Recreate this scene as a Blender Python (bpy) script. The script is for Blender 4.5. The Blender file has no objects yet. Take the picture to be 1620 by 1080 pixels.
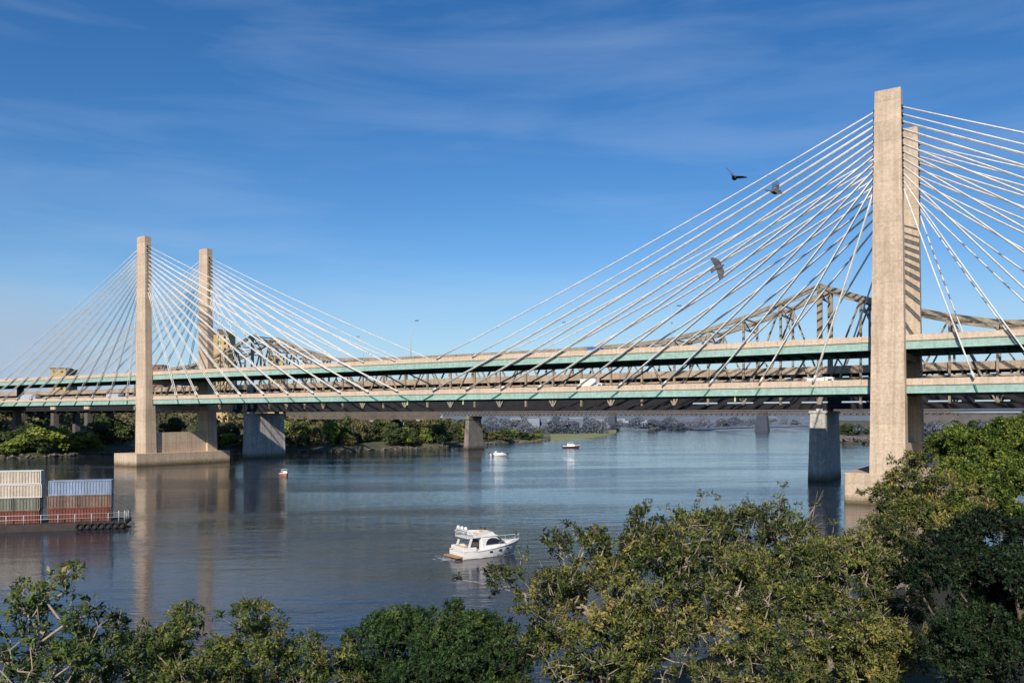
import bpy, math, random
import numpy as np
from mathutils import Vector, Matrix

random.seed(7)
RNG = np.random.default_rng(7)
SC = bpy.context.scene
COL = SC.collection

# ------------------------------------------------------------------ frame of reference
# X runs along the bridges, Y across the river, Z up from the water. The viewer stands at (0,0,H).
H = 18.6
TH = math.radians(32.7)
CS, SN = math.cos(TH), math.sin(TH)
F = 1309.0

def W(a, b, z=0.0):
    """a metres right, b metres ahead of the viewer -> world point"""
    return Vector((CS * a - SN * b, SN * a + CS * b, z))

def G(px, b, z=0.0):
    return W((px - 810.0) / F * b, b, z)

def zat(y, b):
    return H - (y - 660.0) * b / F

# ------------------------------------------------------------------ materials
def nt_new(name):
    m = bpy.data.materials.new(name)
    m.use_nodes = True
    nt = m.node_tree
    bs = nt.nodes["Principled BSDF"]
    return m, nt, bs

def ramp(nt, stops):
    r = nt.nodes.new("ShaderNodeValToRGB")
    cr = r.color_ramp
    while len(cr.elements) < len(stops):
        cr.elements.new(0.5)
    for e, (p, c) in zip(cr.elements, stops):
        e.position = p
        e.color = (c[0], c[1], c[2], 1)
    return r

def noise(nt, coord, scale, detail=5, rough=0.6, mapscale=None, kind="Object"):
    tc = nt.nodes.new("ShaderNodeTexCoord")
    mp = nt.nodes.new("ShaderNodeMapping")
    if mapscale:
        mp.inputs["Scale"].default_value = mapscale
    n = nt.nodes.new("ShaderNodeTexNoise")
    n.inputs["Scale"].default_value = scale
    n.inputs["Detail"].default_value = detail
    n.inputs["Roughness"].default_value = rough
    if kind == "World":
        g = nt.nodes.new("ShaderNodeNewGeometry")
        nt.links.new(g.outputs["Position"], mp.inputs["Vector"])
    else:
        nt.links.new(tc.outputs[kind], mp.inputs["Vector"])
    nt.links.new(mp.outputs["Vector"], n.inputs["Vector"])
    return n

def mat(name, c, rough=0.8, var=0.18, scale=0.6, streak=0.0, metal=0.0, bump=0.0, fine=None, spec=0.3, stain=None, joint=0):
    """base colour broken up by two noises, optional vertical streaks and stains"""
    m, nt, bs = nt_new(name)
    L = nt.links
    lo = tuple(x * (1 - var) for x in c)
    hi = tuple(min(1, x * (1 + var)) for x in c)
    n1 = noise(nt, None, scale, 6, 0.65, kind="World")
    r1 = ramp(nt, [(0.3, lo), (0.7, hi)])
    L.new(n1.outputs["Fac"], r1.inputs["Fac"])
    out = r1.outputs["Color"]
    if fine:
        n2 = noise(nt, None, fine, 3, 0.7, kind="World")
        r2 = ramp(nt, [(0.3, (0.78,) * 3), (0.7, (1.12,) * 3)])
        L.new(n2.outputs["Fac"], r2.inputs["Fac"])
        mx = nt.nodes.new("ShaderNodeMix"); mx.data_type = "RGBA"; mx.blend_type = "MULTIPLY"
        mx.inputs[0].default_value = 1.0
        L.new(out, mx.inputs[6]); L.new(r2.outputs["Color"], mx.inputs[7])
        out = mx.outputs[2]
    if streak > 0:
        n3 = noise(nt, None, 1.0, 4, 0.6, mapscale=(1.3, 1.3, 0.05), kind="World")
        d = 1 - streak
        r3 = ramp(nt, [(0.42, (1, 1, 1)), (0.66, (d, d * 0.97, d * 0.92))])
        L.new(n3.outputs["Fac"], r3.inputs["Fac"])
        mx = nt.nodes.new("ShaderNodeMix"); mx.data_type = "RGBA"; mx.blend_type = "MULTIPLY"
        mx.inputs[0].default_value = 1.0
        L.new(out, mx.inputs[6]); L.new(r3.outputs["Color"], mx.inputs[7])
        out = mx.outputs[2]
    if stain:   # darker, greener band just above the water
        g = nt.nodes.new("ShaderNodeNewGeometry")
        sx = nt.nodes.new("ShaderNodeSeparateXYZ"); L.new(g.outputs["Position"], sx.inputs[0])
        ns = noise(nt, None, 0.9, 3, 0.6, kind="World")
        ad = nt.nodes.new("ShaderNodeMath"); ad.operation = "MULTIPLY_ADD"
        L.new(ns.outputs["Fac"], ad.inputs[0]); ad.inputs[1].default_value = 1.0
        L.new(sx.outputs["Z"], ad.inputs[2])
        mr = nt.nodes.new("ShaderNodeMapRange")
        mr.inputs["From Min"].default_value = 0.9; mr.inputs["From Max"].default_value = stain
        mr.inputs["To Min"].default_value = 1; mr.inputs["To Max"].default_value = 0
        L.new(ad.outputs[0], mr.inputs["Value"])
        mx = nt.nodes.new("ShaderNodeMix"); mx.data_type = "RGBA"; mx.blend_type = "MULTIPLY"
        L.new(mr.outputs[0], mx.inputs[0]); L.new(out, mx.inputs[6])
        mx.inputs[7].default_value = (0.28, 0.27, 0.2, 1)
        out = mx.outputs[2]
    if joint:   # pour joints: a thin darker line every few metres of height, each lift a slightly different tone
        g = nt.nodes.new("ShaderNodeNewGeometry")
        sx = nt.nodes.new("ShaderNodeSeparateXYZ"); L.new(g.outputs["Position"], sx.inputs[0])
        dv = nt.nodes.new("ShaderNodeMath"); dv.operation = "DIVIDE"; L.new(sx.outputs["Z"], dv.inputs[0]); dv.inputs[1].default_value = joint
        fr = nt.nodes.new("ShaderNodeMath"); fr.operation = "FRACT"; L.new(dv.outputs[0], fr.inputs[0])
        fl = nt.nodes.new("ShaderNodeMath"); fl.operation = "FLOOR"; L.new(dv.outputs[0], fl.inputs[0])
        wn = nt.nodes.new("ShaderNodeTexWhiteNoise"); wn.noise_dimensions = "1D"; L.new(fl.outputs[0], wn.inputs["W"])
        ml = nt.nodes.new("ShaderNodeMapRange"); ml.inputs["To Min"].default_value = 0.93; ml.inputs["To Max"].default_value = 1.05; L.new(wn.outputs["Value"], ml.inputs["Value"])
        lt = nt.nodes.new("ShaderNodeMath"); lt.operation = "LESS_THAN"; L.new(fr.outputs[0], lt.inputs[0]); lt.inputs[1].default_value = 0.028
        k2 = nt.nodes.new("ShaderNodeMath"); k2.operation = "MULTIPLY_ADD"; L.new(lt.outputs[0], k2.inputs[0]); k2.inputs[1].default_value = -0.2; L.new(ml.outputs[0], k2.inputs[2])
        sc_ = nt.nodes.new("ShaderNodeVectorMath"); sc_.operation = "SCALE"; L.new(out, sc_.inputs[0]); L.new(k2.outputs[0], sc_.inputs["Scale"])
        out = sc_.outputs[0]
    L.new(out, bs.inputs["Base Color"])
    bs.inputs["Roughness"].default_value = rough
    bs.inputs["Metallic"].default_value = metal
    bs.inputs["Specular IOR Level"].default_value = spec
    if bump:
        bp = nt.nodes.new("ShaderNodeBump"); bp.inputs["Strength"].default_value = bump
        bp.inputs["Distance"].default_value = 0.1
        nb = noise(nt, None, fine or scale * 4, 4, 0.7, kind="World")
        L.new(nb.outputs["Fac"], bp.inputs["Height"]); L.new(bp.outputs[0], bs.inputs["Normal"])
    return m

def leafmat(name, stops, trans=0.3, rough=0.55):
    m, nt, bs = nt_new(name)
    at = nt.nodes.new("ShaderNodeAttribute"); at.attribute_name = "tint"
    r = ramp(nt, stops)
    nt.links.new(at.outputs["Fac"], r.inputs["Fac"])
    nt.links.new(r.outputs["Color"], bs.inputs["Base Color"])
    bs.inputs["Roughness"].default_value = rough
    bs.inputs["Specular IOR Level"].default_value = 0.3
    tr = nt.nodes.new("ShaderNodeBsdfTranslucent")
    nt.links.new(r.outputs["Color"], tr.inputs["Color"])
    mx = nt.nodes.new("ShaderNodeMixShader"); mx.inputs[0].default_value = trans
    out = nt.nodes["Material Output"]
    nt.links.new(bs.outputs[0], mx.inputs[1]); nt.links.new(tr.outputs[0], mx.inputs[2])
    nt.links.new(mx.outputs[0], out.inputs["Surface"])
    return m

M = {}
M["concrete"] = mat("warm_concrete", (0.62, 0.49, 0.365), 0.85, 0.10, 0.12, streak=0.2, fine=1.8, bump=0.15, stain=2.6, joint=4.3)
M["parapet"] = mat("parapet_concrete", (0.62, 0.50, 0.385), 0.85, 0.08, 0.3, streak=0.12, fine=2.0)
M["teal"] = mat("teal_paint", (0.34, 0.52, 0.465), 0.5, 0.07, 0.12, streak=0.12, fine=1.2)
M["teal_dark"] = mat("shaded_teal_soffit", (0.045, 0.19, 0.165), 0.7, 0.25, 0.2)  # the edge girders' teal, darkened with the underside shade painted in
M["asphalt"] = mat("asphalt", (0.05, 0.05, 0.052), 0.9, 0.2, 0.5)
M["cable"] = mat("cable_sheath", (0.74, 0.72, 0.67), 0.5, 0.12, 0.25, fine=1.0)
M["steel"] = mat("aged_brown_steel", (0.35, 0.295, 0.225), 0.75, 0.28, 0.25, fine=1.5, streak=0.25)
M["steel_deck"] = mat("old_deck_band", (0.46, 0.36, 0.26), 0.85, 0.2, 0.3, fine=1.5, streak=0.2)
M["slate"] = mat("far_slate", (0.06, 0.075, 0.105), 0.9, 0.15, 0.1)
M["panel"] = mat("shade_toned_panel", (0.022, 0.022, 0.027), 0.9, 0.3, 0.4)  # bridge shade painted into the colour of the lower truss deck and chord
M["steel_low"] = mat("dull_low_steel", (0.12, 0.10, 0.085), 0.85, 0.3, 0.3)
M["steel_dark"] = mat("dark_steel", (0.045, 0.043, 0.048), 0.8, 0.3, 0.3)
M["foam"] = mat("water_foam", (0.42, 0.46, 0.52), 0.6, 0.2, 2.0)
M["pier_dark"] = mat("shaded_pier_concrete", (0.12, 0.115, 0.11), 0.9, 0.2, 0.3)  # pier concrete with the shade under the decks painted into its colour
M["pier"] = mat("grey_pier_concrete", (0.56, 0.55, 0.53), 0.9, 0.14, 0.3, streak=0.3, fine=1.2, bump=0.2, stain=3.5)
M["stone"] = mat("old_stone", (0.23, 0.21, 0.19), 0.9, 0.25, 0.4, streak=0.3, fine=1.0, stain=3.0)
M["white"] = mat("white_gelcoat", (0.80, 0.79, 0.76), 0.3, 0.03, 0.8, spec=0.5)
M["offwhite"] = mat("offwhite_paint", (0.68, 0.66, 0.62), 0.5, 0.06, 0.8)
M["glass"] = mat("dark_glass", (0.02, 0.025, 0.035), 0.08, 0.1, 1.0, spec=0.8)
M["teak"] = mat("teak_deck", (0.42, 0.24, 0.11), 0.6, 0.2, 4.0)
M["cushion"] = mat("tan_cushion", (0.60, 0.42, 0.26), 0.7, 0.1, 3.0)
M["rail"] = mat("rail_metal", (0.62, 0.63, 0.64), 0.35, 0.05, 2.0, metal=0.3)
M["rubber"] = mat("black_rubber", (0.018, 0.018, 0.02), 0.8, 0.3, 3.0)
M["barge"] = mat("barge_steel", (0.055, 0.045, 0.042), 0.8, 0.3, 1.2)
M["cream"] = mat("cream_container", (0.60, 0.53, 0.44), 0.6, 0.10, 0.7, streak=0.2, fine=4.0)
M["blue"] = mat("blue_container", (0.27, 0.35, 0.48), 0.6, 0.14, 0.7, streak=0.15, fine=4.0)
M["greygreen"] = mat("grey_green_container", (0.22, 0.23, 0.19), 0.7, 0.15, 0.7, streak=0.35, fine=4.0)
M["rust"] = mat("rusty_brown_container", (0.24, 0.16, 0.13), 0.75, 0.25, 0.8, streak=0.4, fine=4.0)
M["red"] = mat("red_container", (0.21, 0.07, 0.05), 0.7, 0.18, 0.7, streak=0.25, fine=4.0)
M["orange"] = mat("orange_hull", (0.52, 0.27, 0.15), 0.5, 0.1, 1.0)
M["redhull"] = mat("dull_red_hull", (0.08, 0.045, 0.04), 0.5, 0.1, 1.0)
M["vblue"] = mat("vehicle_blue", (0.05, 0.16, 0.42), 0.4, 0.1, 1.0)
M["vbluel"] = mat("trailer_pale_blue", (0.42, 0.50, 0.62), 0.5, 0.1, 1.0)
M["lampg"] = mat("lamp_grey", (0.45, 0.46, 0.47), 0.5, 0.05, 1.0)
M["navg"] = mat("nav_green", (0.45, 0.75, 0.25), 0.5, 0.05, 1.0)
M["navy"] = mat("nav_yellow", (0.75, 0.72, 0.3), 0.5, 0.05, 1.0)
M["bark"] = mat("pale_bark", (0.34, 0.285, 0.22), 0.9, 0.25, 3.0, fine=9.0)
M["barkd"] = mat("brown_bark", (0.13, 0.10, 0.075), 0.9, 0.25, 3.0, fine=9.0)
M["rock"] = mat("shore_rock", (0.15, 0.14, 0.13), 0.9, 0.4, 0.5, fine=1.5)
M["bldg"] = [mat("facade_%s" % n, c, 0.85, 0.1, 0.15, streak=0.1) for n, c in
             (("tan", (0.42, 0.32, 0.21)), ("grey", (0.30, 0.31, 0.33)), ("white", (0.36, 0.37, 0.38)), ("ochre", (0.50, 0.37, 0.17)), ("brick", (0.26, 0.15, 0.11)))]
M["haze"] = [mat("hazy_facade_%s" % n, c, 0.95, 0.12, 0.05) for n, c in  # distance haze painted into the facade colours as a blue tint
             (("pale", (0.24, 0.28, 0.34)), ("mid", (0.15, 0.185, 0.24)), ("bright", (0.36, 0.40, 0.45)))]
M["roof"] = mat("dull_roof", (0.14, 0.11, 0.10), 0.9, 0.2, 0.3)
M["pane"] = mat("window_pane", (0.03, 0.04, 0.05), 0.3, 0.2, 0.5)
M["feather"] = mat("pigeon_grey_brown", (0.10, 0.095, 0.10), 0.7, 0.4, 9.0)
M["wingp"] = mat("pigeon_wing", (0.24, 0.205, 0.175), 0.7, 0.4, 12.0)

def ground_mat(name, c1, c2, c3):
    m, nt, bs = nt_new(name)
    n = noise(nt, None, 0.06, 8, 0.65, kind="World")
    r = ramp(nt, [(0.35, c1), (0.5, c2), (0.66, c3)])
    nt.links.new(n.outputs["Fac"], r.inputs["Fac"]); nt.links.new(r.outputs[0], bs.inputs["Base Color"])
    bs.inputs["Roughness"].default_value = 0.95
    return m
M["bank"] = ground_mat("bank_ground", (0.045, 0.06, 0.02), (0.09, 0.095, 0.045), (0.16, 0.13, 0.085))
M["marsh"] = ground_mat("marsh_grass", (0.15, 0.20, 0.05), (0.25, 0.26, 0.09), (0.26, 0.22, 0.13))
M["hill"] = ground_mat("far_hazy_hill", (0.10, 0.135, 0.17), (0.15, 0.19, 0.23), (0.25, 0.29, 0.33))  # bluish distance haze mixed into the ground colours
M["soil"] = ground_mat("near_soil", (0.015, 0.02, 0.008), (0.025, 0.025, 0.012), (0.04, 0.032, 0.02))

def water_mat():
    m, nt, bs = nt_new("river_water")
    L = nt.links
    bs.inputs["Base Color"].default_value = (0.026, 0.031, 0.042, 1)
    bs.inputs["IOR"].default_value = 1.33
    bs.inputs["Specular IOR Level"].default_value = 0.5
    bs.inputs["Specular Tint"].default_value = (0.58, 0.555, 0.53, 1)
    # big calm / ruffled patches
    def wn(scale, det, sx, sy, rough=0.55):     # noise stretched along the wave crests
        n = noise(nt, None, scale, det, rough, mapscale=(sx, sy, 1), kind="World")
        mp = n.inputs["Vector"].links[0].from_node
        mp.vector_type = "TEXTURE"; mp.inputs["Rotation"].default_value = (0, 0, TH + 0.12)
        mp.inputs["Scale"].default_value = (1 / sx, 1 / sy, 1)
        return n
    pat = wn(0.012, 4, 0.6, 2.4)
    rp = ramp(nt, [(0.47, (0, 0, 0)), (0.60, (1, 1, 1))])
    L.new(pat.outputs["Fac"], rp.inputs["Fac"])
    mr = nt.nodes.new("ShaderNodeMapRange")
    mr.inputs["To Min"].default_value = 0.012; mr.inputs["To Max"].default_value = 0.10
    L.new(rp.outputs[0], mr.inputs["Value"]); L.new(mr.outputs[0], bs.inputs["Roughness"])
    ms = nt.nodes.new("ShaderNodeMapRange")
    ms.inputs["To Min"].default_value = 0.34; ms.inputs["To Max"].default_value = 1.0
    L.new(rp.outputs[0], ms.inputs["Value"])
    last = None
    for n, dist, strg in ((wn(0.07, 2, 0.5, 1.2), 0.35, 0.3), (wn(0.28, 3, 0.45, 1.3), 0.42, 0.5), (wn(1.3, 4, 0.5, 1.3), 0.12, 0.65)):
        bp = nt.nodes.new("ShaderNodeBump")
        bp.inputs["Distance"].default_value = dist
        mu = nt.nodes.new("ShaderNodeMath"); mu.operation = "MULTIPLY"; mu.inputs[1].default_value = strg
        L.new(ms.outputs[0], mu.inputs[0]); L.new(mu.outputs[0], bp.inputs["Strength"])
        L.new(n.outputs["Fac"], bp.inputs["Height"])
        if last: L.new(last.outputs[0], bp.inputs["Normal"])
        last = bp
    L.new(last.outputs[0], bs.inputs["Normal"])
    return m
M["water"] = water_mat()

M["leaf_gloss"] = leafmat("glossy_leaf", [(0.0, (0.016, 0.036, 0.016)), (0.45, (0.046, 0.098, 0.029)), (0.75, (0.117, 0.169, 0.039)), (0.92, (0.260, 0.260, 0.072)), (1.0, (0.338, 0.195, 0.078))], 0.2, 0.4)
M["leaf_mid"] = leafmat("mid_leaf", [(0.0, (0.024, 0.051, 0.016)), (0.45, (0.101, 0.155, 0.038)), (0.8, (0.216, 0.250, 0.061)), (1.0, (0.351, 0.297, 0.095))])
M["leaf_yel"] = leafmat("yellow_green_leaf", [(0.0, (0.023, 0.042, 0.016)), (0.35, (0.091, 0.127, 0.031)), (0.65, (0.221, 0.234, 0.058)), (0.88, (0.390, 0.351, 0.098)), (1.0, (0.416, 0.286, 0.091))])
M["leaf_fine"] = leafmat("fine_dark_leaf", [(0.0, (0.016, 0.042, 0.016)), (0.5, (0.055, 0.117, 0.034)), (0.85, (0.117, 0.195, 0.049)), (1.0, (0.195, 0.221, 0.065))])
M["leaf_shade"] = leafmat("deep_shade_leaf", [(0.0, (0.007, 0.016, 0.008)), (0.5, (0.018, 0.041, 0.014)), (1.0, (0.043, 0.074, 0.023))], 0.2)  # leaves darkened: deep shade put into the colours themselves
M["leaf_bright"] = leafmat("bright_leaf", [(0.0, (0.034, 0.069, 0.014)), (0.42, (0.138, 0.196, 0.032)), (0.75, (0.287, 0.333, 0.052)), (1.0, (0.414, 0.425, 0.092))])
M["crown_dark"] = leafmat("bank_crown_dark", [(0.0, (0.017, 0.035, 0.014)), (0.5, (0.049, 0.077, 0.025)), (1.0, (0.105, 0.133, 0.042))], 0.15)
M["crown_olive"] = leafmat("bank_crown_olive", [(0.0, (0.035, 0.046, 0.020)), (0.5, (0.119, 0.119, 0.046)), (1.0, (0.252, 0.210, 0.098))], 0.15)
M["crown_green"] = leafmat("bank_crown_green", [(0.0, (0.039, 0.078, 0.016)), (0.45, (0.156, 0.221, 0.039)), (1.0, (0.351, 0.377, 0.078))], 0.15)
M["crown_haze"] = leafmat("bank_crown_hazy", [(0.0, (0.06, 0.075, 0.10)), (0.5, (0.10, 0.12, 0.15)), (1.0, (0.19, 0.20, 0.23))], 0.1)  # grey-blue haze of distance put into the foliage colours

# ------------------------------------------------------------------ object helpers
def tag(o, label=None, cat=None, group=None, kind=None):
    if label: o["label"] = label
    if cat: o["category"] = cat
    if group: o["group"] = group
    if kind: o["kind"] = kind
    return o

def empty(name, loc=(0, 0, 0), rot=None, label=None, cat=None, group=None):
    o = bpy.data.objects.new(name, None)
    COL.objects.link(o)
    o.location = loc
    if rot is not None: o.rotation_euler = rot
    o.empty_display_size = 0.5
    return tag(o, label, cat, group)

class MB:
    def __init__(self):
        self.v = []; self.f = []; self.mi = []
    def add(self, verts, faces, mi=0):
        n = len(self.v)
        self.v += [tuple(p) for p in verts]
        self.f += [tuple(i + n for i in f) for f in faces]
        self.mi += [mi] * len(faces)
        return self
    BF = ((0, 3, 2, 1), (4, 5, 6, 7), (0, 1, 5, 4), (1, 2, 6, 5), (2, 3, 7, 6), (3, 0, 4, 7))
    def box(self, x0, x1, y0, y1, z0, z1, mi=0):
        return self.add([(x0, y0, z0), (x1, y0, z0), (x1, y1, z0), (x0, y1, z0), (x0, y0, z1), (x1, y0, z1), (x1, y1, z1), (x0, y1, z1)], self.BF, mi)
    def frustum(self, lo, hi, z0, z1, mi=0):
        """lo, hi = (x0,x1,y0,y1)"""
        a, b = lo, hi
        return self.add([(a[0], a[2], z0), (a[1], a[2], z0), (a[1], a[3], z0), (a[0], a[3], z0),
                         (b[0], b[2], z1), (b[1], b[2], z1), (b[1], b[3], z1), (b[0], b[3], z1)], self.BF, mi)
    def bar(self, p, q, w, h, up=(0, 0, 1), mi=0):
        p, q = Vector(p), Vector(q); d = (q - p)
        if d.length < 1e-6: return self
        d.normalize(); up = Vector(up)
        s = d.cross(up)
        if s.length < 1e-3: s = d.cross(Vector((0, 1, 0)))
        s.normalize(); u = s.cross(d)
        vs = []
        for c in (p, q):
            for i, j in ((-1, -1), (1, -1), (1, 1), (-1, 1)):
                vs.append(c + s * (w / 2 * i) + u * (h / 2 * j))
        return self.add(vs, self.BF, mi)
    def tube(self, pts, r, n=6, mi=0, r1=None):
        pts = [Vector(p) for p in pts]; k = len(pts)
        vs = []
        for i, p in enumerate(pts):
            d = (pts[min(i + 1, k - 1)] - pts[max(i - 1, 0)]).normalized()
            s = d.cross(Vector((0, 0, 1)))
            if s.length < 1e-3: s = Vector((1, 0, 0))
            s.normalize(); u = s.cross(d)
            rr = r if r1 is None else r + (r1 - r) * i / (k - 1)
            for j in range(n):
                a = 2 * math.pi * j / n
                vs.append(p + s * (rr * math.cos(a)) + u * (rr * math.sin(a)))
        fs = [(i * n + j, i * n + (j + 1) % n, (i + 1) * n + (j + 1) % n, (i + 1) * n + j) for i in range(k - 1) for j in range(n)]
        fs += [tuple(reversed(range(n))), tuple((k - 1) * n + j for j in range(n))]
        return self.add(vs, fs, mi)
    def loft(self, secs, mi=0, caps=True, closed=True):
        n = len(secs[0]); vs = [p for s in secs for p in s]; fs = []
        m = n if closed else n - 1
        for i in range(len(secs) - 1):
            for j in range(m):
                fs.append((i * n + j, i * n + (j + 1) % n, (i + 1) * n + (j + 1) % n, (i + 1) * n + j))
        if caps:
            fs += [tuple(reversed(range(n))), tuple((len(secs) - 1) * n + j for j in range(n))]
        return self.add(vs, fs, mi)
    def prism(self, prof, y0, y1, mi=0, axis="y"):
        """profile in (x,z), extruded along y"""
        if axis == "y":
            return self.loft([[(x, y0, z) for x, z in prof], [(x, y1, z) for x, z in prof]], mi)
        return self.loft([[(y0, x, z) for x, z in prof], [(y1, x, z) for x, z in prof]], mi)
    def ico(self, c, r, mi=0, jit=0.0):
        import bmesh
        bm = bmesh.new(); bmesh.ops.create_icosphere(bm, subdivisions=1, radius=1)
        vs = [Vector(c) + Vector((v.co.x * r[0], v.co.y * r[1], v.co.z * r[2])) * (1 + random.uniform(-jit, jit)) for v in bm.verts]
        fs = [tuple(v.index for v in f.verts) for f in bm.faces]
        bm.free()
        return self.add(vs, fs, mi)
    def build(self, name, mats, parent=None, world=False, smooth=False, bevel=0.0):
        me = bpy.data.meshes.new(name)
        off = Vector((0, 0, 0))
        if parent is not None and world:
            p = parent
            while p is not None:
                off += p.location; p = p.parent
        me.from_pydata([(v[0] - off.x, v[1] - off.y, v[2] - off.z) for v in self.v], [], self.f)
        if not isinstance(mats, (list, tuple)): mats = [mats]
        for m in mats: me.materials.append(m)
        if len(mats) > 1: me.polygons.foreach_set("material_index", self.mi)
        if smooth: me.polygons.foreach_set("use_smooth", [True] * len(self.f))
        me.update()
        import bmesh
        bm = bmesh.new(); bm.from_mesh(me); bmesh.ops.recalc_face_normals(bm, faces=bm.faces); bm.to_mesh(me); bm.free()
        o = bpy.data.objects.new(name, me)
        COL.objects.link(o)
        if parent is not None: o.parent = parent
        if bevel:
            md = o.modifiers.new("bevel", "BEVEL"); md.width = bevel; md.segments = 2; md.limit_method = "ANGLE"
        return o

CHILDREN = {}
def copy_tree(o, kids, parent=None):
    c = o.copy(); COL.objects.link(c)
    c.parent = parent
    for k, kk in kids:
        copy_tree(k, kk, c)
    return c
def kids_of(o):
    return [(k, kids_of(k)) for k in bpy.data.objects if k.parent == o]

# fast numpy meshes ---------------------------------------------------
def np_mesh(name, V, Q, mats, tint=None, parent=None, mi=None, smooth=False):
    me = bpy.data.meshes.new(name)
    V = np.ascontiguousarray(V, dtype=np.float32); Q = np.ascontiguousarray(Q, dtype=np.int32)
    nf, k = Q.shape
    me.vertices.add(len(V)); me.vertices.foreach_set("co", V.ravel())
    me.loops.add(nf * k); me.loops.foreach_set("vertex_index", Q.ravel())
    me.polygons.add(nf); me.polygons.foreach_set("loop_start", np.arange(0, nf * k, k, dtype=np.int32))
    if not isinstance(mats, (list, tuple)): mats = [mats]
    for m in mats: me.materials.append(m)
    if mi is not None: me.polygons.foreach_set("material_index", mi.astype(np.int32))
    if smooth: me.polygons.foreach_set("use_smooth", np.ones(nf, dtype=bool))
    if tint is not None:
        at = me.attributes.new("tint", "FLOAT", "FACE"); at.data.foreach_set("value", tint.astype(np.float32))
    me.update(calc_edges=True)
    o = bpy.data.objects.new(name, me); COL.objects.link(o)
    if parent is not None: o.parent = parent
    return o

def unit(a):
    return a / np.maximum(np.linalg.norm(a, axis=-1, keepdims=True), 1e-9)

def leaves(base, axis, nrm, L, Wd, fold=0.18):
    """kite shaped leaves, folded along the midrib: two triangles-as-quads -> one bent quad each"""
    axis = unit(axis); side = unit(np.cross(axis, nrm)); up = np.cross(side, axis)
    L = L[:, None]; Wd = Wd[:, None]
    p0 = base
    p1 = base + axis * L * 0.5 + side * Wd * 0.5 + up * L * fold * 0.4
    p2 = base + axis * L - up * L * fold
    p3 = base + axis * L * 0.5 - side * Wd * 0.5 + up * L * fold * 0.4
    V = np.stack([p0, p1, p2, p3], 1).reshape(-1, 3)
    Q = np.arange(len(V)).reshape(-1, 4)
    return V, Q

def prisms(P0, P1, r0, r1, n=5):
    d = unit(P1 - P0); ref = np.where(np.abs(d[:, 2:3]) > 0.9, np.array([[1.0, 0, 0]]), np.array([[0, 0, 1.0]]))
    s = unit(np.cross(d, ref)); u = np.cross(s, d)
    ang = np.arange(n) * 2 * np.pi / n
    ca, sa = np.cos(ang)[None, :, None], np.sin(ang)[None, :, None]
    ring = s[:, None, :] * ca + u[:, None, :] * sa
    A = P0[:, None, :] + ring * r0[:, None, None]; B = P1[:, None, :] + ring * r1[:, None, None]
    V = np.concatenate([A, B], 1).reshape(-1, 3)
    j = np.arange(n); q = np.stack([j, (j + 1) % n, (j + 1) % n + n, j + n], 1)
    Q = (np.arange(len(P0))[:, None, None] * 2 * n + q[None]).reshape(-1, 4)
    return V, Q

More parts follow.
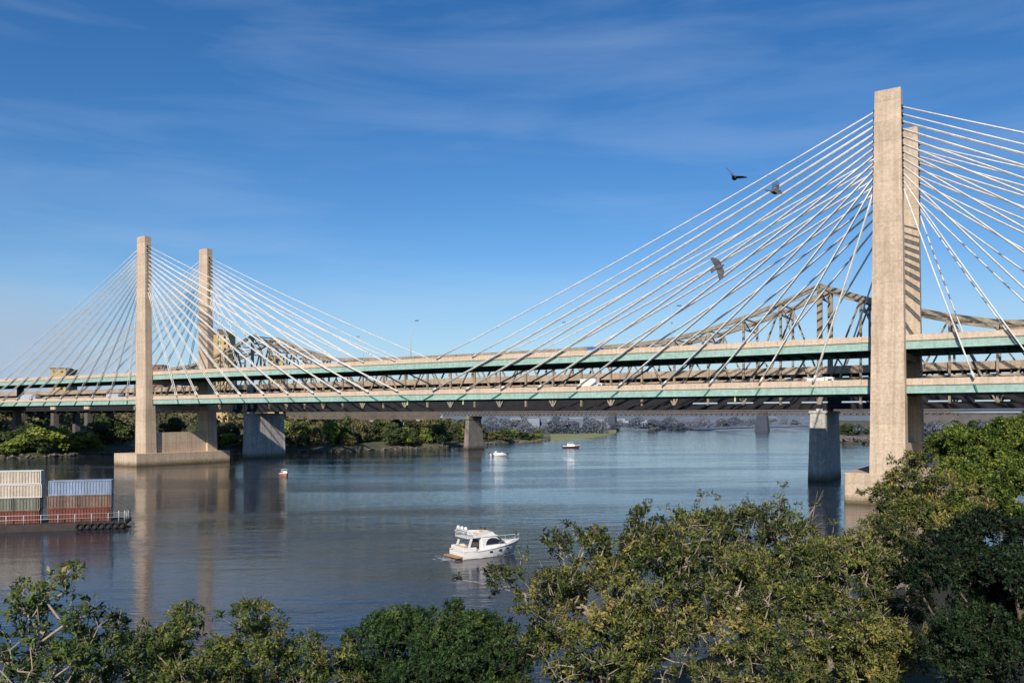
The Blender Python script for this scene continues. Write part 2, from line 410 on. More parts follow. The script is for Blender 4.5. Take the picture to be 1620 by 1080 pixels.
def near_tree(name, label, base, lobes, ncl,  leaf_mat, bark_mat, leaf_len, ros=8, twigs=5, twig_len=0.55, fork=None,
              width=0.42, tipr=0.006, cluster_r=0.5, tint_shift=0.0, group=None, cat="tree", hollow=0.45, stray=0.0, dens=1.0, bough=11):
    """trunk + limbs grown toward cluster points in the crown lobes, twigs with leaf rosettes"""
    rng = np.random.default_rng(int(sum(map(ord, label))))
    ncl = int(ncl * 1.75 * dens); ros = int(ros * 1.75); leaf_len *= 1.02; tipr *= 1.15
    base = np.array(base, float)
    lob = np.array([[*l[0], *l[1]] for l in lobes], float)
    vol = lob[:, 3] * lob[:, 4] * lob[:, 5]
    w = vol ** 0.8; w /= w.sum()
    # boughs: flattened domes of foliage spread over the lobes with dark gaps between them
    nb = max(12, int(ncl / bough))
    bi = rng.choice(len(lob), nb, p=w)
    bd = unit(rng.normal(size=(nb, 3)) + np.array([0, 0, .25])); br_ = rng.uniform(hollow, 1.0, nb) ** 0.6
    BC_ = lob[bi, :3] + bd * lob[bi, 3:] * br_[:, None]
    vtot = float((lob[:, 3] * lob[:, 4]).sum())
    bs_ = 0.62 * math.sqrt(vtot * 4.0 / nb) * rng.uniform(.6, 1.25, nb)
    which = rng.integers(0, nb, ncl); idx = bi[which]
    dirs = unit(rng.normal(size=(ncl, 3)) * np.array([1, 1, .8]) + np.array([0, 0, .45]))
    rad = rng.uniform(0.55, 1.0, ncl)
    C = BC_[which] + dirs * (bs_[which] * rad)[:, None] * np.array([1, 1, .62])
    if stray:
        C += dirs * (rng.random(ncl) < 0.12)[:, None] * stray * rng.random((ncl, 1))
    fk = np.array(fork if fork is not None else (C.mean(0) * 0.5 + base * 0.5), float)
    nodes = [base]; par = [-1]; plen = [0.0]
    k = 6
    for i in range(1, k + 1):
        p = base + (fk - base) * i / k + rng.normal(size=3) * 0.05 * np.linalg.norm(fk - base) / k * (i < k)
        nodes.append(p); par.append(len(nodes) - 2); plen.append(plen[-1] + np.linalg.norm(p - nodes[-2]))
    order = np.argsort(np.linalg.norm(C - fk, axis=1))
    cap = len(nodes) + ncl * 8
    NA = np.zeros((cap, 3)); PL = np.zeros(cap); n = len(nodes)
    NA[:n] = nodes; PL[:n] = plen; PAR = list(par)
    startok = max(2, k - 2)
    tips = []
    for ci in order:
        c = C[ci]
        d = np.linalg.norm(NA[:n] - c, axis=1)
        cost = d + 0.25 * PL[:n] + np.maximum(0, NA[:n, 2] - c[2]) * 1.2
        cost[:startok] += 50
        j = int(np.argmin(cost))
        p0 = NA[j].copy(); dist = d[j]
        m = int(np.clip(round(dist / 0.55), 1, 7))
        mid = (p0 + c) / 2 + rng.normal(size=3) * dist * 0.10 + np.array([0, 0, -0.06 * dist])
        prev = j
        for i in range(1, m + 1):
            t = i / m
            p = (1 - t) ** 2 * p0 + 2 * t * (1 - t) * mid + t * t * c
            NA[n] = p; PL[n] = PL[prev] + np.linalg.norm(p - NA[prev]); PAR.append(prev); prev = n; n += 1
        tips.append(prev)
    NA = NA[:n]; PARa = np.array(PAR)
    cnt = np.zeros(n); cnt[tips] = 1
    for i in range(n - 1, 0, -1):
        cnt[PARa[i]] += cnt[i]
    R = tipr * np.maximum(cnt, 1) ** 0.46 + 0.003
    ch = np.arange(1, n)
    V1, Q1 = prisms(NA[PARa[ch]], NA[ch], np.minimum(R[PARa[ch]], R[ch] * 1.35), R[ch], 6)
    # twigs
    T = NA[tips]; cen = C.mean(0); ctr = lob[idx[order], :3]
    out = dirs[order] * 0.9 + unit(T - ctr) * 0.3 + np.array([0, 0, 0.5])
    tb = np.repeat(T, twigs, 0)
    td = unit(np.repeat(unit(out), twigs, 0) + rng.normal(size=(len(tb), 3)) * 0.65)
    tl = rng.uniform(0.35, 1.0, len(tb)) * twig_len
    te = tb + td * tl[:, None]
    V2, Q2 = prisms(tb, te, np.full(len(tb), tipr * 1.1), np.full(len(tb), tipr * 0.6), 4)
    nsh = len(T) // 5
    if bark_mat is M["bark"]:
        si = rng.integers(0, len(T), nsh)
        sd_ = unit(dirs[order][si] * .8 + np.array([0, 0, .8]) + rng.normal(size=(nsh, 3)) * .3)
        V3, Q3 = prisms(T[si] - sd_ * .7, T[si] + sd_ * (twig_len * rng.uniform(.9, 1.9, nsh))[:, None], np.full(nsh, tipr * 1.9), np.full(nsh, tipr * .6), 5)
        V2 = np.concatenate([V2, V3]); Q2 = np.concatenate([Q2, Q3 + (len(V2) - len(V3))])
    root = empty(name, base, label=label, cat=cat, group=group)
    V = np.concatenate([V1, V2]); Q = np.concatenate([Q1, Q2 + len(V1)])
    np_mesh("trunk", V - base, Q, bark_mat, parent=root, smooth=True)
    # leaves: rosette at tip + a few along the twig
    rep = ros
    lb = np.repeat(te, rep, 0); ld = np.repeat(td, rep, 0); ll = np.repeat(tl, rep)
    t_al = np.where(rng.random(len(lb)) < 0.55, 0.0, rng.uniform(0, 0.75, len(lb)))
    lb = lb - ld * (t_al * ll)[:, None] + rng.normal(size=lb.shape) * leaf_len * .35
    rnd = unit(rng.normal(size=lb.shape)); perp = unit(rnd - ld * (rnd * ld).sum(1, keepdims=True))
    spread = rng.uniform(0.7, 1.6, len(lb))[:, None]
    ax = unit(ld + perp * spread)
    nr = unit(ld * 1.0 + np.array([0, 0, 0.5]) + rng.normal(size=lb.shape) * 0.35)
    Ln = leaf_len * rng.choice([0.55, 0.8, 1.0, 1.15, 1.4], len(lb)) * rng.uniform(0.85, 1.15, len(lb)) * np.repeat(rng.uniform(.75, 1.25, len(te)), rep); Wn = Ln * width * rng.uniform(0.8, 1.2, len(lb))
    V, Q = leaves(lb, ax, nr, Ln, Wn)
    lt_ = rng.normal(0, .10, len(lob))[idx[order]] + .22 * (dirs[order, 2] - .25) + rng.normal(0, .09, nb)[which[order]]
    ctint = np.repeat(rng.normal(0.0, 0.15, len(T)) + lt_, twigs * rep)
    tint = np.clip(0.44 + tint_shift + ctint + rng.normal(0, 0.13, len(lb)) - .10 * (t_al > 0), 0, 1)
    np_mesh("crown", V - base, Q, leaf_mat, tint=tint, parent=root)
    return root

# ------------------------------------------------------------------ camera, light, sky
cam_d = bpy.data.cameras.new("camera"); cam = bpy.data.objects.new("camera", cam_d); COL.objects.link(cam)
cam.location = (0, 0, H); cam.rotation_euler = (math.radians(90), 0, TH)
cam_d.sensor_width = 36; cam_d.lens = F / 1620 * 36; cam_d.shift_y = 120 / 1620
cam_d.clip_start = 0.5; cam_d.clip_end = 20000
SC.camera = cam

S = Vector((0.36, -1.0, 0.63)).normalized()
sd = bpy.data.lights.new("sun", "SUN"); sd.energy = 4.9; sd.angle = math.radians(0.5); sd.color = (1.0, 0.90, 0.77)
so = bpy.data.objects.new("sun", sd); COL.objects.link(so); so.location = (0, 0, 200)
so.rotation_euler = S.to_track_quat("Z", "Y").to_euler()

wd = bpy.data.worlds.new("World"); SC.world = wd; wd.use_nodes = True
nt = wd.node_tree; L = nt.links
bg = nt.nodes["Background"]; bg.inputs["Strength"].default_value = 0.110
sky = nt.nodes.new("ShaderNodeTexSky"); sky.sky_type = "NISHITA"; sky.sun_disc = False
sky.sun_elevation = math.asin(S.z); sky.sun_rotation = math.atan2(S.x, S.y)
sky.altitude = 50; sky.air_density = 1.0; sky.dust_density = 0.15; sky.ozone_density = 3.0
tc = nt.nodes.new("ShaderNodeTexCoord")
hs = nt.nodes.new("ShaderNodeHueSaturation"); hs.inputs["Saturation"].default_value = 1.32; hs.inputs["Hue"].default_value = 0.507
L.new(sky.outputs[0], hs.inputs["Color"])
def wnoise(mapscale, scale, det, rot=(0, 0, 0)):
    mp = nt.nodes.new("ShaderNodeMapping"); mp.inputs["Scale"].default_value = mapscale; mp.inputs["Rotation"].default_value = rot
    n = nt.nodes.new("ShaderNodeTexNoise"); n.inputs["Scale"].default_value = scale; n.inputs["Detail"].default_value = det
    n.inputs["Roughness"].default_value = 0.55; n.inputs["Distortion"].default_value = 0.4
    L.new(tc.outputs["Generated"], mp.inputs[0]); L.new(mp.outputs[0], n.inputs["Vector"])
    return n
# thin cirrus streaks
c1 = wnoise((0.7, 1.0, 5.5), 3.1, 8, rot=(0.0, 0.45, -TH))
r1 = ramp(nt, [(0.45, (0, 0, 0)), (0.80, (1, 1, 1))]); L.new(c1.outputs["Fac"], r1.inputs["Fac"])
m1 = nt.nodes.new("ShaderNodeMath"); m1.operation = "MULTIPLY"; m1.inputs[1].default_value = 0.21
L.new(r1.outputs[0], m1.inputs[0])
mix1 = nt.nodes.new("ShaderNodeMix"); mix1.data_type = "RGBA"
L.new(m1.outputs[0], mix1.inputs[0]); L.new(hs.outputs[0], mix1.inputs[6]); mix1.inputs[7].default_value = (5.0, 6.2, 8.0, 1)
# low grey-white cloud bank toward the left of the view (azimuth of the left river bank)
vd = nt.nodes.new("ShaderNodeVectorMath"); vd.operation = "DOT_PRODUCT"
nv = nt.nodes.new("ShaderNodeVectorMath"); nv.operation = "NORMALIZE"; L.new(tc.outputs["Generated"], nv.inputs[0])
cd_ = W(-1080, F, 0).normalized(); vd.inputs[1].default_value = (cd_.x, cd_.y, 0.02); L.new(nv.outputs[0], vd.inputs[0])
mr = nt.nodes.new("ShaderNodeMapRange"); mr.inputs["From Min"].default_value = 0.955; mr.inputs["From Max"].default_value = 0.995
L.new(vd.outputs["Value"], mr.inputs["Value"])
c2 = wnoise((1, 1, 2.2), 6.0, 6)
mz = nt.nodes.new("ShaderNodeMath"); mz.operation = "MULTIPLY_ADD"; L.new(c2.outputs["Fac"], mz.inputs[0]); mz.inputs[1].default_value = 1.3; mz.inputs[2].default_value = -0.65
ma = nt.nodes.new("ShaderNodeMath"); ma.operation = "ADD"; L.new(mr.outputs[0], ma.inputs[0]); L.new(mz.outputs[0], ma.inputs[1])
r2 = ramp(nt, [(0.30, (0, 0, 0)), (0.62, (0.9, 0.9, 0.9))]); L.new(ma.outputs[0], r2.inputs["Fac"])
mix2 = nt.nodes.new("ShaderNodeMix"); mix2.data_type = "RGBA"
sz = nt.nodes.new("ShaderNodeSeparateXYZ"); L.new(nv.outputs[0], sz.inputs[0])
mh = nt.nodes.new("ShaderNodeMapRange"); mh.inputs["From Min"].default_value = 0.09; mh.inputs["From Max"].default_value = 0.15
mh.inputs["To Min"].default_value = 0.85; mh.inputs["To Max"].default_value = 0.0; L.new(sz.outputs["Z"], mh.inputs["Value"])
mm = nt.nodes.new("ShaderNodeMath"); mm.operation = "MULTIPLY"; L.new(mh.outputs[0], mm.inputs[0]); L.new(r2.outputs[0], mm.inputs[1])
L.new(mm.outputs[0], mix2.inputs[0]); mix2.inputs[7].default_value = (3.6, 4.5, 5.9, 1)
hz = nt.nodes.new("ShaderNodeMapRange"); hz.inputs["From Min"].default_value = 0.0; hz.inputs["From Max"].default_value = 0.18
hz.inputs["To Min"].default_value = 0.8; hz.inputs["To Max"].default_value = 0.0; L.new(sz.outputs["Z"], hz.inputs["Value"])
mix3 = nt.nodes.new("ShaderNodeMix"); mix3.data_type = "RGBA"
L.new(hz.outputs[0], mix3.inputs[0]); L.new(mix1.outputs[2], mix3.inputs[6]); mix3.inputs[7].default_value = (3.2, 4.7, 6.9, 1)
L.new(mix3.outputs[2], mix2.inputs[6]); L.new(mix2.outputs[2], bg.inputs["Color"])

SC.view_settings.view_transform = "Standard"; SC.view_settings.look = "None"; SC.view_settings.exposure = 0
SC.render.engine = "CYCLES"
SC.cycles.use_denoising = True
SC.cycles.max_bounces = 6; SC.cycles.diffuse_bounces = 2; SC.cycles.glossy_bounces = 3
SC.cycles.transmission_bounces = 3; SC.cycles.transparent_max_bounces = 4
SC.cycles.caustics_reflective = False; SC.cycles.caustics_refractive = False

# ------------------------------------------------------------------ water and land
mb = MB(); mb.add([(-9000, -300, 0), (9000, -300, 0), (9000, 9000, 0), (-9000, 9000, 0)], [(0, 1, 2, 3)])
tag(mb.build("water", M["water"]), kind="structure")

def fbm(x, y, s):
    return (math.sin(x / s * 1.7 + 1.3) * math.cos(y / s * 1.1 + .4) + 0.5 * math.sin(x / s * 3.9 + y / s * 2.3) + .3 * math.sin(y / s * 7.1 - x / s * 5.3)) / 1.8

def strip(name, stations, rows, m, jit=0.5):
    """stations: (px, b shoreline). rows: (metres further from the viewer, height or callable(px))"""
    px = []; bb = []
    for (p0, b0), (p1, b1) in zip(stations, stations[1:]):
        k = max(1, int(abs(p1 - p0) / 12))
        for i in range(k):
            t = i / k; px.append(p0 + (p1 - p0) * t); bb.append(b0 + (b1 - b0) * t)
    px.append(stations[-1][0]); bb.append(stations[-1][1])
    V = []; nR = len(rows)
    for p, b in zip(px, bb):
        j = 3.0 * fbm(p, b, 22)
        for i, (o, z) in enumerate(rows):
            zz = z(p) if callable(z) else z
            q = G(p, b + o + j * (1 if i < 3 else 0))
            V.append((q.x, q.y, zz + (fbm(q.x, q.y, 13) * jit if i > 0 else 0)))
    Fc = [(i * nR + r, (i + 1) * nR + r, (i + 1) * nR + r + 1, i * nR + r + 1) for i in range(len(px) - 1) for r in range(nR - 1)]
    o = MB().add(V, Fc).build(name, m, smooth=True)
    return tag(o, kind="structure")

def hillh(p):      # the land behind the left bank rises and fades out toward the right
    return float(np.interp(p, [100, 380, 600, 700, 780], [24, 30, 14, 6, 2.5]))
LSH = [(-420, 330), (-100, 360), (0, 378), (60, 382), (110, 396), (170, 425), (240, 440), (380, 445), (480, 446), (570, 455), (640, 485), (700, 510), (760, 560), (820, 625), (870, 665)]
strip("left_bank", LSH, [(-4, -0.6), (0, 0.3), (4, 1.8), (14, lambda p: 3.2 if p < 700 else 2.2), (60, lambda p: 5.0 if p < 700 else 2.4), (120, lambda p: 0.5 * hillh(p)), (260, hillh), (700, lambda p: hillh(p) + 4)], M["bank"])
strip("marsh_spit", [(800, 612), (840, 640), (880, 680), (920, 730), (955, 800), (975, 1000)], [(-4, -0.5), (0, 0.4), (10, 1.0), (40, 1.3), (120, 1.6), (260, 0.6), (300, -0.6)], M["marsh"], 0.3)
strip("far_bank", [(700, 1250), (960, 1180), (1060, 1260), (1200, 1150), (1400, 1000)], [(-4, -0.5), (0, 1), (30, 4), (120, 9), (400, 24), (900, 34), (2500, 52)], M["hill"], 1.0)
strip("right_far_bank", [(1318, 640), (1345, 600), (1400, 540), (1480, 470), (1700, 430), (2300, 400)], [(-4, -0.5), (0, 0.5), (6, 2), (30, 4), (120, 6), (400, 12), (900, 16)], M["bank"], 0.8)
mb = MB()     # the ground under everything beyond the banks, out to the horizon
for k, (r0, r1, z0, z1) in enumerate(((2600, 5200, 30, 60), (5200, 8800, 60, 120))):
    n = 40
    V = []
    for i in range(n + 1):
        p = -3500 + i * (8500 / n)
        for r, z in ((r0, z0), (r1, z1)):
            ang = math.atan((p - 810) / F)
            q = W(math.sin(ang) * r, math.cos(ang) * r, z + 10 * fbm(p, r, 300)); V.append(tuple(q))
    mb.add(V, [(2 * i, 2 * i + 2, 2 * i + 3, 2 * i + 1) for i in range(n)])
tag(mb.build("hills", M["hill"], smooth=True), kind="structure")

# near bank, viewer's side
def bsh(a):
    xs = [-90, -50, -20, 0, 10, 25, 45, 70, 110, 200, 300]; ys = [36, 40, 46, 55, 62, 75, 95, 120, 150, 175, 190]
    return float(np.interp(a, xs, ys))
mb = MB(); V = []; na, nb = 90, 26
for i in range(na + 1):
    a = -90 + 390 * i / na; s = bsh(a)
    for j in range(nb + 1):
        t = j / nb; b = s + 3 - t * (s + 60)
        d = s - b
        z = -0.6 + 1.2 * min(1, d / 4) + max(0, min(14.0, (d - 4) * 0.19)) + fbm(a, b, 9) * 0.35
        z = min(z, 15.8)
        V.append(tuple(W(a, b, z)))
mb.add(V, [(i * (nb + 1) + j, (i + 1) * (nb + 1) + j, (i + 1) * (nb + 1) + j + 1, i * (nb + 1) + j + 1) for i in range(na) for j in range(nb)])
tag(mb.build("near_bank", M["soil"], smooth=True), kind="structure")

def gz(a, b):
    d = bsh(a) - b
    return min(15.8, -0.6 + 1.2 * min(1, d / 4) + max(0, min(14.0, (d - 4) * 0.19)))

# riprap along the shores: one uncountable mass
mb = MB()
for (p0, b0), (p1, b1) in zip(LSH[2:], LSH[3:]):
    for i in range(int(abs(p1 - p0) / 1.6)):
        t = random.random(); p = p0 + (p1 - p0) * t; b = b0 + (b1 - b0) * t + random.uniform(-2, 4) + 3.0 * fbm(p, b0 + (b1 - b0) * t, 22)
        s = random.uniform(0.3, 1.0) * (1.5 if random.random() < 0.12 else 1)
        q = G(p, b, random.uniform(0.1, 1.3)); mb.ico(q, (s * random.uniform(.7, 1.5), s, s * .7), jit=0.25)
tag(mb.build("shore_rocks", M["rock"]), "pale grey rocks lining the left river bank below the trees", "rocks", kind="stuff")
mb = MB()
for i in range(150):
    p = random.uniform(1322, 1400); b = 640 - (p - 1318) * 1.2 + random.uniform(-4, 8); s = random.uniform(1, 2.6)
    mb.ico(G(p, b, random.uniform(0.3, 4)), (s * 1.4, s, s * .8), jit=0.25)
tag(mb.build("rocky_shore", M["rock"]), "dark rocks on the far shore just left of the big tower", "rocks", kind="stuff")

# ------------------------------------------------------------------ cable stayed bridge
XR, XL = -27.9, -293.1
ZU = dict(top=H + 17.7, mid=H + 16.3, bot=H + 14.6)
ZL = dict(top=H + 8.3, mid=H + 6.8, bot=H + 5.15)
YN, YF = 194.5, 219.2
XA, XB = -560, 150
br = empty("cable_stayed_bridge", (XR, 206.8, 0), label="double deck cable stayed bridge with teal girders and four tan concrete towers", cat="bridge")

def leg(xc, y0, wb):
    mb = MB()
    # below the decks the leg is thicker, above it tapers to the head
    zsplit = ZL["bot"] - 0.6
    def wd_(z): return wb + (5.1 - wb) * min(1, z / 88.4)
    secs = []
    w0, w1 = wd_(4.8), wd_(zsplit)
    d0, d1 = 4.6, 4.1
    mb.frustum((xc - w0 / 2, xc + w0 / 2, y0 - .15, y0 + d0), (xc - w1 / 2, xc + w1 / 2, y0, y0 + d1), 4.0, zsplit)
    w2 = wd_(88.4)
    mb.frustum((xc - w1 / 2, xc + w1 / 2, y0 + 0.002, y0 + 2.95), (xc - w2 / 2, xc + w2 / 2, y0 + .1, y0 + 2.75), zsplit, 88.4)
    for i in range(12):      # recessed steel anchor pockets for the cables
        z = H + 65.9 - 1.58 * i
        for s in (-1, 1):
            xw = xc + s * (2.5 + (88.4 - z) * 0.0115)
            mb.box(min(xw, xw + s * .3), max(xw, xw + s * .3), y0 + 0.75, y0 + 2.05, z - 0.35, z + 0.35, mi=1)
    o = mb.build("tower_leg", [M["concrete"], M["steel_dark"]], br, world=True)
    return o
def footing(x0, x1, y0, y1, z1, ch):
    prof = [(x0 + ch, y0), (x1 - ch, y0), (x1, y0 + ch), (x1, y1 - ch), (x1 - ch, y1), (x0 + ch, y1), (x0, y1 - ch), (x0, y0 + ch)]
    return MB().loft([[(x, y, -4) for x, y in prof], [(x, y, z1) for x, y in prof]]).build("footing", M["concrete"], br, world=True, bevel=0.15)
for xc, wb in ((XR, 7.3), (XL, 6.8)):
    for y0 in (191.3, 219.4):
        lg = leg(xc, y0, wb)
    MB().frustum((xc - 2.2, xc + 2.2, 195.9, 219.2), (xc - 2.0, xc + 2.0, 195.45, 219.3), 4.0, 12.7).build("cross_wall", M["concrete"], br, world=True)
    MB().box(xc - 2.3, xc + 2.3, 195.2, 219.35, ZL["bot"] - 2.4, ZL["bot"] - 0.25).box(xc - 2.2, xc + 2.2, 194.3, 219.35, ZU["bot"] - 1.6, ZU["bot"] - 0.05).build("cross_beam", M["concrete"], br, world=True)
footing(-302.4, -287.9, 186.0, 229.0, 4.8, 0.25)
footing(-36.5, -19.5, 190.6, 229.0, 6.6, 0.25)

for Z, nm in ((ZU, "upper_deck"), (ZL, "lower_deck")):
    mb = MB()
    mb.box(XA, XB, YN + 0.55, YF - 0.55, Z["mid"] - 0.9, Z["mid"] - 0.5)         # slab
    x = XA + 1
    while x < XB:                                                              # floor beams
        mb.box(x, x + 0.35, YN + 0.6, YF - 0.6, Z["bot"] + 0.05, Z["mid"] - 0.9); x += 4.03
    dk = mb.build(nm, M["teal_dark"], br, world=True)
    MB().box(XA, XB, YN + 0.9, YF - 0.9, Z["mid"] - 0.496, Z["mid"] - 0.40).build("roadway", M["asphalt"], dk, world=True)
    for y0, y1, s in ((YN, YN + 0.5, -1), (YF - 0.5, YF, 1)):
        mb = MB()
        mb.box(XA, XB, y0 + .15, y1 - .1, Z["bot"] + 0.12, Z["mid"])
        mb.box(XA, XB, y0, y1 + 0.1, Z["bot"], Z["bot"] + 0.12)                 # bottom flange
        x = XA + 6
        while x < XB:                                                          # splice lines of the girder web
            yy = y0 + .12 if s < 0 else y1 - .13
            mb.box(x, x + 0.12, yy, yy + 0.06, Z["bot"] + 0.13, Z["mid"] - 0.02); x += 12.1
        mb.build("edge_girder", M["teal"], dk, world=True)
        mb = MB()
        x = XA; k = 0
        while x < XB:                                                          # parapet cast in lengths
            e = min(x + 6.05, XB)
            mb.prism([(y0 - 0.05, Z["mid"] + 0.003), (y1 + .05, Z["mid"] + 0.003), (y1 - 0.1, Z["top"]), (y0 + 0.08, Z["top"])], x + 0.02, e - 0.02, axis="x")
            x = e
        mb.box(XA, XB, y0 - 0.12, y0 + 0.3, Z["mid"] + 0.1, Z["mid"] + 0.28) if s < 0 else None
        mb.build("parapet", M["parapet"], dk, world=True)
# drop pipes/hangers joining the decks near the ends, piers of the back spans
for x in (-432, -500, 100):
    mb = MB()
    for y in (198, 213): mb.box(x - 1.6, x + 1.6, y, y + 3, 0, ZL["bot"] - 2)
    mb.box(x - 1.8, x + 1.8, 196, 218, ZL["bot"] - 2, ZL["bot"] - .05)
    for y in (196.2, 215.0): mb.box(x - 1.2, x + 1.2, y, y + 2.4, ZL["mid"], ZU["bot"] - .02)
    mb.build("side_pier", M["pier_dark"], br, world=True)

def cable_mesh(p, q, pair):
    p, q = Vector(p), Vector(q); Ln = (q - p).length
    mb = MB()
    for s in ((-0.34, 0.34) if pair else (0.0,)):
        pts = []
        for i in range(9):
            t = i / 8
            c = p.lerp(q, t); c.z -= 0.009 * Ln * 4 * t * (1 - t); c.y += s
            pts.append(c)
        mb.tube(pts, (0.16 if pair else 0.165) * (1.0 if p.x > -160 else .88), 6)
    # damper collar at the deck
    d = (p - q).normalized()
    for s in ((-0.34, 0.34) if pair else (0.0,)):
        mb.tube([q + Vector((0, s, 0)), q + d * 1.6 + Vector((0, s, 0))], 0.24, 6)
    return mb
for yl, yd in ((192.7, YN + 0.02), (220.9, YF - 0.02)):
    out = -0.33 if yd < 200 else 0.33
    for xt, base_t in ((XR, XR + 0.1), (XL, XL + 2.3)):
        for sgn in (-1, 1):
            st = [123.5, 110.6] + [15.9 + 12.1 * i for i in range(9, -1, -1)]
            for i in range(12):
                z = H + 65.9 - 1.58 * i
                upper = i < 2
                Z = ZU if upper else ZL
                xd = base_t + sgn * st[i] if xt == XR else (XL + 2.3 + sgn * st[i])
                p = (xt + sgn * (2.7 + (88.4 - z) * .013), yl, z)
                q = (xd, yd + out + (0 if upper else 0.1 * out), Z["top"] - 0.35)
                sc = cable_mesh(p, q, not upper).build("stay_cable", M["cable"], br, world=True, smooth=True)
                if yd < 200 and not upper:      # dark teal bar continuing the strand's line down over the edge girder
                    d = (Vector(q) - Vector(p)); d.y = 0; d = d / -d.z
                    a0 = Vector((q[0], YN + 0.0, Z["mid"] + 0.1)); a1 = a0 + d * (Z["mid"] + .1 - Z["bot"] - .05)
                    MB().bar(a0, a1, 0.28, 0.5, up=(0, 1, 0)).build("girder_bar", M["teal_dark"], sc, world=True)

# street lamps on the upper deck
def lamp_proto():
    r = empty("street_lamp", (0, 0, 0))
    MB().tube([(0, 0, 0), (0, 0, 11.6)], 0.13, 8, r1=0.07).tube([(0, 0, 11.6), (0.5, 0, 11.9), (1.6, 0, 12.0)], 0.06, 6).build("pole", M["lampg"], r, smooth=True)
    MB().prism([(1.3, 11.9), (2.4, 11.95), (2.35, 12.12), (1.4, 12.14)], -0.17, 0.17).build("lamp_head", M["steel_dark"], r)
    return r
lp = lamp_proto(); lk = kids_of(lp)
lamps = [(650, 195.8, 1.13, "tall slim lamp post where the right tower's longest cable meets the left's"),
         (575, 213.0, 1, "slim lamp post standing among the ends of the left tower's cables"),
         (902, 214.0, 1, "slim lamp post seen through the right tower's cables left of the blue truck"),
         (1063, 195.8, 1, "slim lamp post between cables right of the blue truck, near the truss's rise")]
for i, (px, Y, sc, lab) in enumerate(lamps):
    o = lp if i == 0 else copy_tree(lp, lk)
    r = (px - 810) / F; b = Y / (SN * r + CS); q = G(px, b)
    o.location = (q.x, Y, ZU["mid"] - 0.4); o.scale = (1, 1, sc)
    tag(o, lab, "street lamp", "lamp posts on the upper deck")
    o.rotation_euler = (0, 0, TH + (math.pi if i == 1 else 0))
    if i == 2: o.rotation_euler[2] += math.pi
# navigation marks under the lower deck
for px, m, lab in ((645, "navg", "green light hanging under the lower deck near midspan, left one"), (733, "navg", "small green light under the lower deck above the dark stone pier"), (1163, "navy", "yellow light hanging below the lower deck left of the big tower")):
    r = (px - 810) / F; b = YN / (SN * r + CS); q = G(px, b)
    t = empty("navigation_light", (q.x, YN - 0.1, ZL["bot"] - 0.02), label=lab, cat="navigation light")
    MB().tube([(0, 0, 0), (0, 0, -0.9)], 0.05, 6).build("hanger", M["lampg"], t)
    MB().tube([(0, 0, -0.5), (0, 0, -0.62), (0, 0, -1.3), (0, 0, -1.4)], 0.2, 8).build("lantern", M[m], t)

# ------------------------------------------------------------------ old steel truss bridge
TY0, TY1 = 255.0, 269.5
XPA, XPB = -55.6, -305.2
tb = empty("truss_bridge", (XPA, 262, 0), label="old brown steel cantilever truss bridge behind the cable stayed bridge", cat="bridge")
PROF = [(0, 38.9), (11, 34.6), (21, 31.3), (28, 29.2), (38, 26.7), (47, 25.1), (60, 24.2), (85, 23.6), (130, 23.4)]
def ftop(x):
    d = min(abs(x - XPA), abs(x - XPB))
    z = float(np.interp(d, [p[0] for p in PROF], [p[1] for p in PROF])) + H
    if abs(x - XPB) < 60: z -= 1.6 * (1 - abs(x - XPB) / 60)
    if x < XPB - 60: z -= (XPB - 60 - x) * 0.07
    return z
PW = (XPA - XPB) / 22
xs = [XPA + PW * i for i in range(-30, 13)]
ZB = H + 3.2
RD = H + 12.6
for y in (TY0, TY1):
    tops = MB(); bots = MB()
    for i, (x0, x1) in enumerate(zip(xs, xs[1:])):
        tops.bar((x0, y, ftop(x0)), (x1, y, ftop(x1)), 1.0, 1.25)
        if y == TY0 or True:
            bots.bar((x0, y, ZB), (x1, y, ZB), 0.9, 1.3)
    tops.build("top_chord", M["steel"], tb, world=True)
    bots.build("bottom_chord", M["panel"], tb, world=True)
    for i, x in enumerate(xs):
        heavy = abs(x - XPA) < 1 or abs(x - XPB) < 1
        w = 1.5 if heavy else 0.62
        MB().box(x - w / 2, x + w / 2, y - .35, y + .35, ZB + 0.65, ftop(x) - 0.5).build("vertical_post", M["steel"], tb, world=True)
        if i < len(xs) - 1:
            x1 = xs[i + 1]
            up = (i % 2 == 0)
            p = (x, y, ZB + .4) if up else (x, y, ftop(x) - .4)
            q = (x1, y, ftop(x1) - .4) if up else (x1, y, ZB + .4)
            MB().bar(p, q, 0.45, 0.6, up=(0, 1, 0)).build("diagonal_brace", M["steel"], tb, world=True)
            if y == TY1:
                zt = lambda xx: min(ftop(xx) - .4, RD + 9)
                p, q = ((x, y, zt(x)), (x1, y, ZB + .4)) if up else ((x, y, ZB + .4), (x1, y, zt(x1)))
                MB().bar(p, q, 0.4, 0.5, up=(0, 1, 0)).build("diagonal_brace", M["steel"], tb, world=True)
